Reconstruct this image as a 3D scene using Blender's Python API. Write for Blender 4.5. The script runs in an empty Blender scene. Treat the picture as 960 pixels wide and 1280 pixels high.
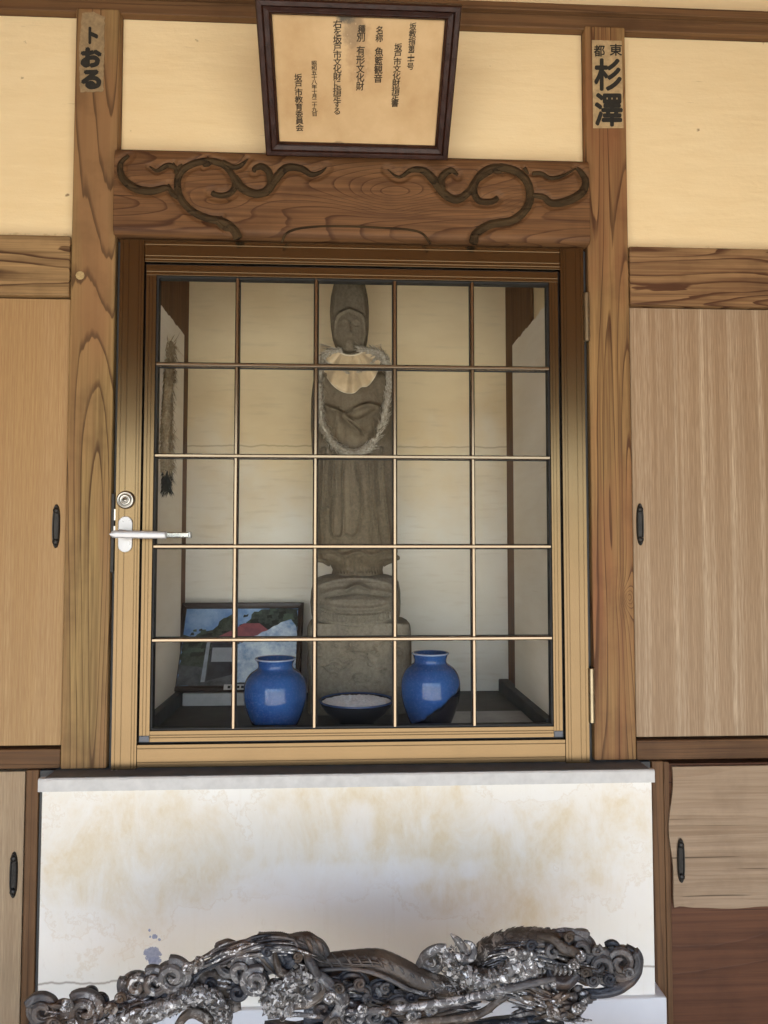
import bpy, bmesh, math, random
import numpy as np
from mathutils import Vector, Matrix, noise as mnoise
random.seed(7)
S = bpy.context.scene
COL = S.collection
# ------------------------------------------------------------------ camera
F, D = 924.0, 1.85
TH, PH, RO = math.radians(2.83), math.radians(2.80), math.radians(0.011)
fwd = Vector((math.sin(TH)*math.cos(PH), math.cos(TH)*math.cos(PH), math.sin(PH)))
rt0 = Vector((math.cos(TH), -math.sin(TH), 0)); up0 = rt0.cross(fwd)
RT = math.cos(RO)*rt0 + math.sin(RO)*up0; UP = -math.sin(RO)*rt0 + math.cos(RO)*up0
cam = bpy.data.cameras.new('camera'); cam.sensor_fit = 'VERTICAL'; cam.sensor_height = 36
cam.lens = F/1280*36; cam.clip_start = 0.05; cam.clip_end = 500
co = bpy.data.objects.new('camera', cam); COL.objects.link(co)
m = Matrix((RT, UP, -fwd)).transposed().to_4x4(); m.translation = Vector((0, -D, 0)); co.matrix_world = m
S.camera = co
def P(u, v, Y):
    """point at distance Y behind the wall face that a photograph pixel looks at"""
    d = RT*((u-480)/F) + UP*((640-v)/F) + fwd
    k = (Y + D)/d.y
    return Vector((d.x*k, Y, d.z*k))
# ------------------------------------------------------------------ light
SUN_EL, SUN_AZ = math.radians(58), math.radians(200)     # azimuth clockwise from +Y: the sun stands in front of the porch
w = bpy.data.worlds.new('World'); S.world = w; w.use_nodes = True
nt = w.node_tree; bg = nt.nodes['Background']
sky = nt.nodes.new('ShaderNodeTexSky'); sky.sky_type = 'NISHITA'; sky.sun_disc = False
sky.sun_elevation = SUN_EL; sky.sun_rotation = SUN_AZ; sky.air_density = 1.0; sky.dust_density = 2.0
nt.links.new(sky.outputs[0], bg.inputs[0]); bg.inputs[1].default_value = 0.12
sl = bpy.data.lights.new('sun', 'SUN'); sl.energy = 4.0; sl.angle = math.radians(0.5); sl.color = (1, .96, .90)
so = bpy.data.objects.new('sun', sl); COL.objects.link(so)
sd = Vector((math.sin(SUN_AZ)*math.cos(SUN_EL), math.cos(SUN_AZ)*math.cos(SUN_EL), math.sin(SUN_EL)))
so.rotation_euler = sd.to_track_quat('Z', 'Y').to_euler(); so.location = (0, -6, 8)
S.view_settings.view_transform = 'Standard'; S.view_settings.look = 'None'
S.view_settings.exposure = 2.7; S.view_settings.gamma = 1
S.cycles.max_bounces = 10; S.cycles.diffuse_bounces = 6; S.cycles.transparent_max_bounces = 16
S.cycles.caustics_reflective = False; S.cycles.caustics_refractive = False
S.cycles.sample_clamp_indirect = 6
# ------------------------------------------------------------------ node helpers
class NT:
    def __init__(s, name):
        s.m = bpy.data.materials.new(name); s.m.use_nodes = True; s.t = s.m.node_tree
        s.b = s.t.nodes['Principled BSDF']; s.out = s.t.nodes['Material Output']
    def n(s, typ, **kw):
        nd = s.t.nodes.new('ShaderNode'+typ)
        for k, v in kw.items(): setattr(nd, k, v)
        return nd
    def set(s, sock, v):
        if isinstance(v, bpy.types.NodeSocket): s.t.links.new(v, sock)
        elif isinstance(v, (tuple, list)) and len(v) == 3 and sock.type == 'RGBA': sock.default_value = (*v, 1)
        else: sock.default_value = v
    def math(s, op, a, b=0.0, c=None, clamp=False):
        nd = s.n('Math', operation=op, use_clamp=clamp); s.set(nd.inputs[0], a); s.set(nd.inputs[1], b)
        if c is not None: s.set(nd.inputs[2], c)
        return nd.outputs[0]
    def coord(s): return s.n('TexCoord').outputs['Object']
    def mapv(s, v, loc=(0,0,0), scale=(1,1,1), rot=(0,0,0)):
        nd = s.n('Mapping'); s.t.links.new(v, nd.inputs[0]); nd.inputs[1].default_value = loc
        nd.inputs[2].default_value = rot; nd.inputs[3].default_value = scale; return nd.outputs[0]
    def noise(s, v, scale=1, detail=3, rough=.5, dist=0.0):
        nd = s.n('TexNoise'); s.t.links.new(v, nd.inputs['Vector']); nd.inputs['Scale'].default_value = scale
        nd.inputs['Detail'].default_value = detail; nd.inputs['Roughness'].default_value = rough
        nd.inputs['Distortion'].default_value = dist; return nd.outputs[0]
    def vor(s, v, scale=1, feature='F1'):
        nd = s.n('TexVoronoi', feature=feature); s.t.links.new(v, nd.inputs['Vector']); nd.inputs['Scale'].default_value = scale
        return nd.outputs[0]
    def ramp(s, f, stops, interp='LINEAR'):
        nd = s.n('ValToRGB'); s.set(nd.inputs[0], f); cr = nd.color_ramp; cr.interpolation = interp
        while len(cr.elements) > 1: cr.elements.remove(cr.elements[-1])
        for i, (p, c) in enumerate(stops):
            e = cr.elements[0] if i == 0 else cr.elements.new(p)
            e.position = p; e.color = (*c, 1) if isinstance(c, (tuple, list)) else (c, c, c, 1)
        return nd.outputs[0]
    def mix(s, f, a, b, mode='MIX'):
        nd = s.n('Mix', data_type='RGBA', blend_type=mode); s.set(nd.inputs[0], f); s.set(nd.inputs[6], a); s.set(nd.inputs[7], b)
        return nd.outputs[2]
    def bump(s, h, dist=.001, strength=1.0, prev=None):
        nd = s.n('Bump'); s.set(nd.inputs['Height'], h); nd.inputs['Distance'].default_value = dist
        nd.inputs['Strength'].default_value = strength
        if prev is not None: s.t.links.new(prev, nd.inputs['Normal'])
        s.t.links.new(nd.outputs[0], s.b.inputs['Normal']); return nd.outputs[0]
    def done(s, col=None, rough=.5, metal=0.0, spec=.5, **kw):
        if col is not None: s.set(s.b.inputs['Base Color'], col)
        s.set(s.b.inputs['Roughness'], rough); s.set(s.b.inputs['Metallic'], metal)
        s.b.inputs['Specular IOR Level'].default_value = spec
        for k, v in kw.items(): s.set(s.b.inputs[k], v)
        return s.m
def sepz(t, v):
    nd = t.n('SeparateXYZ'); t.t.links.new(v, nd.inputs[0]); return nd.outputs
def wood(name, light, dark, axis='Z', rings=9, along=.7, across=7, off=(0,0,0), line=.5, rough=.6, tint=None, centre=None, fibre=.25, spec=.3, deep=.6):
    """flat sawn wood: growth rings are the contours of a smooth field stretched along the grain"""
    t = NT(name); c = t.coord()
    sc = (along, across, across) if axis == 'X' else (across, across, along)
    p = t.mapv(c, off, sc)
    wob = t.noise(t.mapv(c, off, tuple(q*6 for q in sc)), 1, 2)
    n = t.noise(p, 1, 1.2, .4, .25)
    v = t.math('MULTIPLY', n, rings)
    if centre:   # knots / eyes: bulls-eye field round given points (x, z, sx, sz, amplitude)
        o = sepz(t, c)
        for (cx, cz, sx, sz, am) in centre:
            dx = t.math('DIVIDE', t.math('SUBTRACT', o[0], cx), sx); dz = t.math('DIVIDE', t.math('SUBTRACT', o[2], cz), sz)
            d2 = t.math('ADD', t.math('MULTIPLY', dx, dx), t.math('MULTIPLY', dz, dz))
            e = t.math('DIVIDE', am, t.math('ADD', d2, 1.0))
            v = t.math('ADD', v, e)
    v = t.math('ADD', v, t.math('MULTIPLY', wob, .45))
    str_ = t.noise(t.mapv(c, off, (1.4, 70, 70) if axis == 'X' else (70, 70, 1.4)), 1, 4, .65)
    lm = t.ramp(t.noise(t.mapv(c, off, (3, 14, 14) if axis == 'X' else (14, 14, 3)), 1, 4, .6), [(.3, .35), (.6, 1.0)])
    fr = t.math('FRACT', v)
    g = t.ramp(fr, [(0, 0.0), (.25, .04), (1-line*.4, .22), (.93, 1.0), (.97, 1.0), (1.0, .05)])
    fib = t.noise(t.mapv(c, off, (6, 260, 260) if axis == 'X' else (260, 260, 6)), 1, 3, .6)
    big = t.noise(t.mapv(c, off, (.8, 3, 3) if axis == 'X' else (9, 9, 1.3)), 1, 3)
    col = t.mix(t.math('MULTIPLY', t.math('MULTIPLY', g, lm), deep*1.5, clamp=True), light, dark)
    col = t.mix(t.ramp(fib, [(.35, fibre), (.62, 0.0)]), col, dark)
    col = t.mix(t.ramp(str_, [(.38, .5), (.52, 0.0)]), col, dark); col = t.mix(t.ramp(str_, [(.55, 0.0), (.7, .3)]), col, tuple(min(1, q*1.5) for q in light))
    spl = t.noise(t.mapv(c, off, (.9, 130, 130) if axis == 'X' else (130, 130, .9)), 1, 1, .5)
    col = t.mix(t.ramp(spl, [(.24, .8), (.27, 0.0)]), col, tuple(q*.3 for q in dark))
    if tint: col = t.mix(t.ramp(big, [(.42, 0.0), (.6, .85)]), col, t.mix(.65, tint, col, 'MULTIPLY') if False else t.mix(g, tint, tuple(q*.45 for q in tint)))
    dirt = t.noise(t.mapv(c, off, (2.3, 2.3, 2.3)), 3, 5, .6)
    col = t.mix(t.ramp(dirt, [(.5, 0.0), (.75, .35)]), col, tuple(q*.5 for q in dark))
    t.bump(t.math('ADD', t.math('MULTIPLY', g, .6), t.math('MULTIPLY', fib, .6)), .0009, .6)
    return t.done(col, t.ramp(fib, [(.3, rough), (.7, rough+.15)]), spec=spec)
def veneer(name, base, pale, dark, scale=1.0, off=(0,0,0), axis='Z', stripes=0):
    t = NT(name); c = t.coord()
    def st(x): return (3, x, x) if axis == 'X' else (x, x, 3/ max(1, 1))
    a = t.noise(t.mapv(c, off, (13*scale, 1, .35) if axis == 'Z' else (.35, 1, 13*scale)), 1, 2, .5, .1)
    b = t.noise(t.mapv(c, off, (700, 1, 16) if axis == 'Z' else (16, 1, 700)), 1, 2, .6)
    d = t.noise(t.mapv(c, off, (210, 1, 1.6) if axis == 'Z' else (1.6, 1, 210)), 1, 2, .6)
    col = t.mix(t.ramp(a, [(.50, 0.0), (.6, .3), (.63, .3), (.72, .05)]), base, pale)
    if stripes:
        o = sepz(t, c); wv = t.math('MULTIPLY', t.noise(t.mapv(c, off, (5, 1, 1.1)), 1, 2), .035)
        fr = t.math('FRACT', t.math('DIVIDE', t.math('ADD', o[0], wv), stripes)); am = t.ramp(t.noise(t.mapv(c, off, (17, 1, .5)), 1, 2), [(.35, .25), (.6, 1.0)])
        col = t.mix(t.math('MULTIPLY', t.ramp(fr, [(.30, 0.0), (.42, .75), (.47, .85), (.56, 0.0)]), am), col, pale)
    col = t.mix(t.ramp(d, [(.35, .55), (.6, 0.0)]), col, dark)
    col = t.mix(t.ramp(b, [(.4, .65), (.6, 0.0)]), col, dark)
    q = t.noise(t.mapv(c, off, (2, 2, 1.4)), 1, 5)
    col = t.mix(t.ramp(q, [(.45, 0.0), (.8, .3)]), col, dark)
    t.bump(b, .0004, .5)
    return t.done(col, .55, spec=.25)
def plain(name, col, rough=.5, metal=0.0, spec=.5, var=.25, vs=20, bump=0.0, bs=80, **kw):
    t = NT(name); c = t.coord(); n = t.noise(c, vs, 5, .6)
    cc = t.mix(t.ramp(n, [(.3, 0.0), (.75, 1.0)]), col, tuple(q*(1-var) for q in col))
    if bump: t.bump(t.noise(c, bs, 4, .6), bump, .7)
    return t.done(cc, t.ramp(n, [(.3, rough), (.8, min(1, rough+.12))]), metal, spec, **kw)
# ------------------------------------------------------------------ mesh helpers
def tag(o, label=None, cat=None, group=None, kind=None):
    if label: o['label'] = label
    if cat: o['category'] = cat
    if group: o['group'] = group
    if kind: o['kind'] = kind
    return o
def empty(name, loc, label, cat, group=None):
    o = bpy.data.objects.new(name, None); o.empty_display_size = .05; o.location = loc; COL.objects.link(o)
    tag(o, label, cat, group); return o
def link(name, me, mat, parent=None, smooth=False, bevel=0, seg=2):
    o = bpy.data.objects.new(name, me); COL.objects.link(o)
    if mat is not None and not me.materials: me.materials.append(mat)
    if smooth:
        me.polygons.foreach_set('use_smooth', [True]*len(me.polygons))
    if bevel:
        b = o.modifiers.new('bevel', 'BEVEL'); b.width = bevel; b.segments = seg; b.limit_method = 'ANGLE'
    if parent is not None:
        o.parent = parent; o.matrix_parent_inverse = Matrix.Translation(-Vector(parent.location))
    return o
def pydata(name, V, Fc, mat, parent=None, smooth=False, bevel=0):
    me = bpy.data.meshes.new(name); me.from_pydata([tuple(v) for v in V], [], Fc); me.update()
    return link(name, me, mat, parent, smooth, bevel)
def boxes(name, L, mat, parent=None, bevel=.0015, seg=2):
    V, Fc = [], []
    for (x0, x1, y0, y1, z0, z1) in L:
        k = len(V)
        V += [(x0,y0,z0),(x1,y0,z0),(x1,y1,z0),(x0,y1,z0),(x0,y0,z1),(x1,y0,z1),(x1,y1,z1),(x0,y1,z1)]
        Fc += [(k,k+3,k+2,k+1),(k+4,k+5,k+6,k+7),(k,k+1,k+5,k+4),(k+1,k+2,k+6,k+5),(k+2,k+3,k+7,k+6),(k+3,k,k+4,k+7)]
    return pydata(name, V, Fc, mat, parent, False, bevel)
def box(name, x0, x1, y0, y1, z0, z1, mat, parent=None, bevel=.0015): return boxes(name, [(x0,x1,y0,y1,z0,z1)], mat, parent, bevel)
def extrude_profile(name, prof, a0, a1, axis, mat, parent=None, bevel=.0006):
    """prof: closed loop of (t, y); axis 'Z' -> t is x, runs along z; axis 'X' -> t is z, runs along x"""
    n = len(prof); V = []
    for a in (a0, a1):
        for (t_, y) in prof: V.append((t_, y, a) if axis == 'Z' else (a, y, t_))
    Fc = [tuple(range(n-1, -1, -1)), tuple(range(n, 2*n))] + [(i, (i+1) % n, n+(i+1) % n, n+i) for i in range(n)]
    o = pydata(name, V, Fc, mat, parent, False, bevel)
    bm = bmesh.new(); bm.from_mesh(o.data); bmesh.ops.recalc_face_normals(bm, faces=bm.faces); bm.to_mesh(o.data); bm.free()
    return o
def lathe_data(profile, cx, cy, n=48):
    V, Fc = [], []
    for (r, z) in profile:
        for i in range(n):
            a = 2*math.pi*i/n; V.append((cx+r*math.cos(a), cy+r*math.sin(a), z))
    for j in range(len(profile)-1):
        for i in range(n):
            Fc.append((j*n+i, j*n+(i+1) % n, (j+1)*n+(i+1) % n, (j+1)*n+i))
    return V, Fc
def lathe(name, profile, cx, cy, mat, parent=None, n=48):
    V, Fc = lathe_data(profile, cx, cy, n); return pydata(name, V, Fc, mat, parent, True)
def cr(pts, n):
    """Catmull-Rom through points (numpy rows), n samples"""
    P_ = np.array(pts, float); P_ = np.vstack([2*P_[0]-P_[1], P_, 2*P_[-1]-P_[-2]]); k = len(P_)-3
    out = []
    for s in np.linspace(0, k-1e-6, n):
        i = int(s); t = s-i; a, b, c, d = P_[i:i+4]
        out.append(.5*((2*b)+(c-a)*t+(2*a-5*b+4*c-d)*t*t+(3*b-a-3*c+d)*t**3))
    return np.array(out)
def sweep(path, rad, sides=12, ridge=0.0, nr=3, flat=1.0, jag=0.0, jf=60, twist=0.0, up=None, seed=0):
    """tube along path rows (x,y,z) with radius per row; ridge = lengthwise carved ridges; returns V, F"""
    path = np.array(path, float); n = len(path); T = np.gradient(path, axis=0); T /= np.linalg.norm(T, axis=1)[:, None]+1e-12
    V, Fc = [], []
    N = Vector((0, -1, 0))
    for i in range(n):
        t = Vector(T[i])
        N = (N - t*N.dot(t))
        if N.length < 1e-5: N = t.orthogonal()
        N.normalize(); B = t.cross(N)
        for k in range(sides):
            a = 2*math.pi*k/sides + twist*i
            r = rad[i]*(1+ridge*math.cos(nr*a*2))
            p = Vector(path[i]) + N*(math.cos(a)*r*flat) + B*(math.sin(a)*r)
            if jag: p += (N*math.cos(a)+B*math.sin(a))*(mnoise.noise(p*jf+Vector((seed, 0, 0)))*jag*rad[i])
            V.append(tuple(p))
    for i in range(n-1):
        for k in range(sides): Fc.append((i*sides+k, i*sides+(k+1) % sides, (i+1)*sides+(k+1) % sides, (i+1)*sides+k))
    Fc.append(tuple(range(sides-1, -1, -1))); Fc.append(tuple(range((n-1)*sides, n*sides)))
    return V, Fc
def merge(L):
    V, Fc = [], []
    for v, f in L:
        k = len(V); V += list(v); Fc += [tuple(i+k for i in q) for q in f]
    return V, Fc
# ================================================================== materials
WARM = (.30, .19, .10)
M_post_l = wood('post_wood_left', (0.336,0.223,0.088), (0.084,0.042,0.014), 'Z', 19, .38, 8, (0.3,0,.2), deep=.85, rough=.6, fibre=.3, tint=(0.277,0.147,0.063))
M_post_r = wood('post_wood_right', (0.302,0.181,0.071), (0.076,0.032,0.011), 'Z', 18, .42, 7, (3.7,0,2.9), deep=.85, rough=.6, fibre=.3, tint=(0.244,0.101,0.042), centre=[(.714,-.125,.012,.022,4), (.700,-.118,.006,.014,2)])
M_beam = wood('carved_beam_wood', (.185,.092,.036), (.060,.024,.009), 'X', 22, .8, 6, (1.3,0,4.4), rough=.6, fibre=.3, deep=.62,
              centre=[(.112,.895,.11,.035,7), (.105,.85,.08,.022,4), (-.33,.862,.11,.03,5), (.33,.875,.09,.03,5)])
M_vine = wood('weathered_vine_wood', (0.071,0.046,0.022), (0.022,0.014,0.008), 'X', 6, 3, 9, (5,0,2), rough=.85, spec=.12)
M_rail_l = wood('side_rail_wood_left', (0.353,0.227,0.101), (0.076,0.035,0.013), 'X', 12, 1.5, 11, (8.2,0,1.1), deep=1.0, line=.8, fibre=.25)
M_rail_r = wood('side_rail_wood_right', (0.319,0.189,0.084), (0.084,0.035,0.014), 'X', 13, 1.3, 11, (2.1,0,5.3), deep=1.0, line=.8, fibre=.25)
M_top = wood('top_beam_wood', (.175,.092,.038), (.075,.036,.015), 'X', 5, .5, 14, (1,0,7), deep=.5)
M_brown = wood('brown_frame_wood', (.150,.078,.034), (.055,.026,.012), 'X', 8, .5, 20, (1,0,3), deep=.6)
M_brownz = wood('brown_jamb_wood', (.170,.090,.040), (.065,.031,.014), 'Z', 8, .5, 20, (1,0,9), deep=.6)
M_darkbrown = wood('reddish_board_wood', (0.126,0.052,0.025), (0.059,0.024,0.012), 'X', 5, .9, 5, (4,0,3), deep=.3, rough=.45)
M_ply = wood('plywood', (0.336,0.244,0.160), (0.218,0.143,0.084), 'X', 5, .5, 9, (4,0,8), deep=.35, rough=.65)
M_ven_l = veneer('orange_veneer', (.42,.27,.12), (.52,.37,.20), (.31,.18,.08), 1.0, (2,0,1))
M_ven_r = veneer('striped_veneer', (.37,.26,.16), (.62,.50,.35), (.23,.15,.085), 2.1, (7,0,4), stripes=.0755)
M_lowdoor = veneer('pale_door_wood', (.42,.31,.19), (.55,.44,.29), (.26,.18,.11), 2.0, (3,0,6))
M_ceil = wood('porch_ceiling_wood', (.38,.20,.075), (.20,.09,.03), 'X', 7, .6, 6, (0,0,0))
M_nichewood = wood('niche_wood', (.17,.085,.04), (.07,.03,.014), 'Z', 7, .8, 12, (3,0,1))
def plaster(name, col, stain, amount=.35, crack=None, bumpd=.0022, edges=()):
    t = NT(name); c = t.coord()
    a = t.noise(t.mapv(c, (0,0,0), (1.2,1,2.6)), 1.6, 6, .6); b = t.noise(c, 90, 4, .7); e = t.noise(t.mapv(c, (4,0,0), (1,1,6)), 7, 4)
    cc = t.mix(t.math('MULTIPLY', t.ramp(a, [(.35, 0.0), (.7, 1.0)]), amount), col, stain)
    cc = t.mix(t.ramp(e, [(.45, 0.0), (.75, .22)]), cc, stain)
    o = sepz(t, c); vd = t.n('VectorMath', operation='ADD'); nn_ = t.n('TexNoise'); t.t.links.new(c, nn_.inputs[0]); nn_.inputs['Scale'].default_value = 90; vs_ = t.n('VectorMath', operation='SCALE'); t.t.links.new(nn_.outputs[1], vs_.inputs[0]); vs_.inputs[3].default_value = .018
    t.t.links.new(c, vd.inputs[0]); t.t.links.new(vs_.outputs[0], vd.inputs[1]); sp = t.vor(vd.outputs[0], 8)
    cc = t.mix(t.ramp(sp, [(.025, .8), (.05, 0.0)]), cc, (.16,.09,.04))
    sc_ = t.noise(t.mapv(c, (3,0,1), (9,1,120), (0,-.5,0)), 1, 3, .6, .5); ms_ = t.noise(c, 4.5, 3); cc = t.mix(t.math('MULTIPLY', t.ramp(sc_, [(.66, 0.0), (.72, .5)]), t.ramp(ms_, [(.56, 0.0), (.62, 1.0)])), cc, (.42,.29,.14))
    tr = t.noise(t.mapv(c, (0,0,0), (5,1,30), (0,.25,0)), 1, 4, .7, 1.0); cc = t.mix(t.ramp(tr, [(.58, 0.0), (.75, .14)]), cc, stain)
    edge = None
    for zz in edges:
        q = t.math('SUBTRACT', t.math('SUBTRACT', o[2], zz), t.math('MULTIPLY', t.math('SUBTRACT', t.noise(c, 30, 5, .7), .42), .05)); q = t.ramp(t.math('DIVIDE', t.math('ABSOLUTE', q), .05), [(0, .75), (.35, 0.0)]); edge = q if edge is None else t.math('MAXIMUM', edge, q)
    if edge is not None: cc = t.mix(t.math('MULTIPLY', edge, t.ramp(t.noise(c, 60, 4, .7), [(.4, .2), (.6, 1.0)])), cc, (.40,.27,.12))
    t.bump(t.math('ADD', t.math('ADD', t.math('MULTIPLY', b, .35), t.math('MULTIPLY', e, .8)), t.math('MULTIPLY', tr, .5)), bumpd, .8)
    return t.done(cc, .85, spec=.15)
CREAM, CREAM2 = (.85,.69,.41), (.72,.53,.26)
M_cream = plaster('cream_plaster', CREAM, CREAM2, edges=(.775,)); M_cream_mid = plaster('cream_plaster_middle', CREAM, CREAM2, edges=(.995,))
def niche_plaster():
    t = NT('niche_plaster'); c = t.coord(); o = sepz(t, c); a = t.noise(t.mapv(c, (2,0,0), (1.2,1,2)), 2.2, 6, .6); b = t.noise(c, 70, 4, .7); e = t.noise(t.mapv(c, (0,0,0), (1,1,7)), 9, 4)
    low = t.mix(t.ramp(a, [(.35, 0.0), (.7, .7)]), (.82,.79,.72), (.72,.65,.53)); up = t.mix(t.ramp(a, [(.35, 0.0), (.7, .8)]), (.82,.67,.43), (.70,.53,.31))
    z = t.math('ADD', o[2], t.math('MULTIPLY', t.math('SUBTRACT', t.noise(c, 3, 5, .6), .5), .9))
    col = t.mix(t.ramp(z, [(.0, 0.0), (.42, 1.0)]), low, up)  # tone warms with height: bounced light from above painted into the plaster
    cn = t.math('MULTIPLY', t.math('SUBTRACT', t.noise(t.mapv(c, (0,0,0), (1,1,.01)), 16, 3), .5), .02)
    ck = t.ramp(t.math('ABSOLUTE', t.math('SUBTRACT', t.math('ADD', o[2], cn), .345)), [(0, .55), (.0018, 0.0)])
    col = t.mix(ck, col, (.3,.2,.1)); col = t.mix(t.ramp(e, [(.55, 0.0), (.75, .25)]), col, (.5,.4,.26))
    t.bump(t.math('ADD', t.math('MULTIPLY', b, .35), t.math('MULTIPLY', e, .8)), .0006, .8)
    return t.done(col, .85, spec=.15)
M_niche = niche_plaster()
M_nicheboard = plaster('niche_board_plaster', (.86,.80,.70), (.70,.60,.46), .5)
def blob(t, o, cx, cz, sx, sz, wob):
    dx = t.math('DIVIDE', t.math('SUBTRACT', o[0], cx), sx); dz = t.math('DIVIDE', t.math('SUBTRACT', o[2], cz), sz)
    d = t.math('ADD', t.math('MULTIPLY', dx, dx), t.math('MULTIPLY', dz, dz)); d = t.math('ADD', d, wob)
    return t.ramp(d, [(0.1, 1.0), (1.0, 0.0)], 'EASE')
def white_wall():
    t = NT('white_stained_plaster'); c = t.coord(); o = sepz(t, c)
    w1 = t.math('MULTIPLY', t.math('SUBTRACT', t.noise(c, 6, 6, .65), .5), 3.2)
    w2 = t.math('MULTIPLY', t.math('SUBTRACT', t.noise(t.mapv(c, (5,0,3)), 11, 4, .6), .5), 1.6)
    base = t.mix(t.ramp(t.noise(c, 4, 5, .6), [(.35, 0.0), (.7, .8)]), (.82,.795,.73), (.78,.74,.65))
    st = None; w1 = t.math('MULTIPLY', w1, 1.3)
    for (cx, cz, sx, sz) in [(-.34,-.70,.33,.15), (-.12,-.67,.3,.15), (.23,-.70,.32,.16), (.38,-.80,.2,.13), (.05,-.64,.4,.12), (-.55,-.72,.2,.22), (.6,-.70,.2,.16)]:
        b_ = blob(t, o, cx, cz, sx, sz, w1); st = b_ if st is None else t.math('MAXIMUM', st, b_)
    fine = t.noise(t.mapv(c, (0,0,0), (1,1,.7)), 26, 6, .75); mid = t.noise(t.mapv(c, (8,0,0), (1,1,.5)), 9, 6, .7, .6)
    col = t.mix(t.math('MULTIPLY', t.math('MULTIPLY', st, t.ramp(mid, [(.38, .15), (.62, 1.0)])), t.ramp(fine, [(.3, .25), (.7, .66)])), base, (.64,.48,.22))
    tide = t.ramp(st, [(.02, 0.0), (.10, .5), (.16, .05)]); col = t.mix(t.math('MULTIPLY', tide, .55), col, (.60,.46,.28))
    drip = t.noise(t.mapv(c, (0,0,0), (38,1,1.6)), 1, 5, .7); col = t.mix(t.math('MULTIPLY', t.ramp(drip, [(.56, 0.0), (.72, .2)]), t.ramp(o[2], [(0, 1.0), (1, 1.0)])), col, (.66,.58,.44))
    for (cx, cz, sx, sz) in [(.03,-.665,.05,.07), (.12,-.77,.15,.045), (-.1,-.80,.22,.06), (.37,-.65,.04,.05), (.29,-.77,.045,.03)]:
        col = t.mix(t.math('MULTIPLY', blob(t, o, cx, cz, sx, sz, w2), .6), col, (.82,.80,.76))
    # peeled blue grey patch and spots below it
    for (cx, cz, sx, sz) in [(-.452,-.948,.024,.022), (-.447,-.965,.02,.014), (-.448,-.908,.008,.007), (-.460,-.893,.004,.004), (-.437,-.915,.004,.004), (-.458,-.908,.003,.003)]:
        w3 = t.math('MULTIPLY', t.math('SUBTRACT', t.noise(c, 130, 4, .7), .5), 1.8)
        col = t.mix(t.ramp(t.math('ADD', blob(t, o, cx, cz, sx, sz, w3), 0.0), [(.3, 0.0), (.4, .9)]), col, t.mix(t.noise(c, 160, 3), (.13,.15,.25), (.38,.42,.55)))
    # hairline crack
    cn = t.math('MULTIPLY', t.math('SUBTRACT', t.noise(t.mapv(c, (0,0,0), (1,1,.01)), 28, 3), .5), .016)
    dz = t.math('ABSOLUTE', t.math('SUBTRACT', t.math('ADD', o[2], cn), -1.008))
    left = t.math('LESS_THAN', o[0], -.5); right = t.math('GREATER_THAN', o[0], .66)
    ck = t.math('MULTIPLY', t.ramp(dz, [(0, .8), (.0016, 0.0)]), t.math('ADD', left, right))
    col = t.mix(ck, col, (.25,.2,.15))
    scr = t.noise(t.mapv(c, (0,0,0), (60,1,22), (0,.6,0)), 1, 3, .7)
    col = t.mix(t.ramp(scr, [(.62, 0.0), (.8, .3)]), col, (.55,.45,.33))
    t.bump(t.math('ADD', t.noise(c, 55, 5, .7), t.math('MULTIPLY', scr, .4)), .0016, .7)
    return t.done(col, .8, spec=.2)
M_white = white_wall()
M_ledge = plain('painted_concrete', (.62,.61,.58), .7, var=.2, vs=30, bump=.001)
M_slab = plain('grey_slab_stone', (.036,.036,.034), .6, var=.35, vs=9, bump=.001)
M_plinth = plain('white_painted_plinth', (.70,.71,.72), .7, var=.12, vs=5, bump=.001, bs=20)
M_ground = plain('pale_concrete_ground', (.45,.43,.39), .85, var=.25, vs=3, bump=.002)
def alu(name, col, axis):
    t = NT(name); c = t.coord()
    st = t.noise(t.mapv(c, (0,0,0), (500,500,2) if axis == 'Z' else (2,500,500)), 1, 2); g = t.noise(c, 6, 4)
    cc = t.mix(t.ramp(st, [(.35, .12), (.65, 0.0)]), col, tuple(q*.7 for q in col))
    cc = t.mix(t.ramp(g, [(.5, 0.0), (.8, .15)]), cc, tuple(q*.6 for q in col))
    return t.done(cc, t.ramp(g, [(.3, .22), (.75, .27)]), .95, .5)
M_alz = alu('bronze_aluminium_upright', (.158,.108,.056), 'Z'); M_alx = alu('bronze_aluminium_crosspiece', (.158,.108,.056), 'X')
M_mun = alu('bronze_muntin', (.27,.21,.145), 'X')
M_black = plain('black_rubber', (.012,.012,.012), .6)
M_jamb = plain('dark_grey_jamb', (.05,.05,.048), .5)
M_corner = plain('grey_plastic_corner', (.13,.14,.16), .5)
M_steel = plain('brushed_steel', (.48,.46,.42), .25, 1.0, var=.1)
M_brass = plain('worn_brass_steel', (.34,.28,.18), .33, .9, var=.25)
M_lever = plain('white_painted_metal', (.46,.46,.47), .25, .35, var=.05)
M_iron = plain('black_iron', (.035,.032,.028), .45, .5, var=.4, vs=60, bump=.0006)
def glass():
    t = NT('window_glass'); t.t.nodes.remove(t.b)
    tr = t.n('BsdfTransparent'); gl = t.n('BsdfGlossy'); gl.inputs['Roughness'].default_value = .01
    fr = t.n('Fresnel'); fr.inputs[0].default_value = 1.45; mx = t.n('MixShader')
    tr.inputs[0].default_value = (.98,.99,.985,1)
    t.t.links.new(t.math('MULTIPLY', t.math('MULTIPLY', fr.outputs[0], .07), t.math('SUBTRACT', 1.0, t.n('NewGeometry').outputs['Backfacing'])), mx.inputs[0]); t.t.links.new(tr.outputs[0], mx.inputs[1]); t.t.links.new(gl.outputs[0], mx.inputs[2])
    t.t.links.new(mx.outputs[0], t.out.inputs[0]); return t.m
M_glass = glass()
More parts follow.
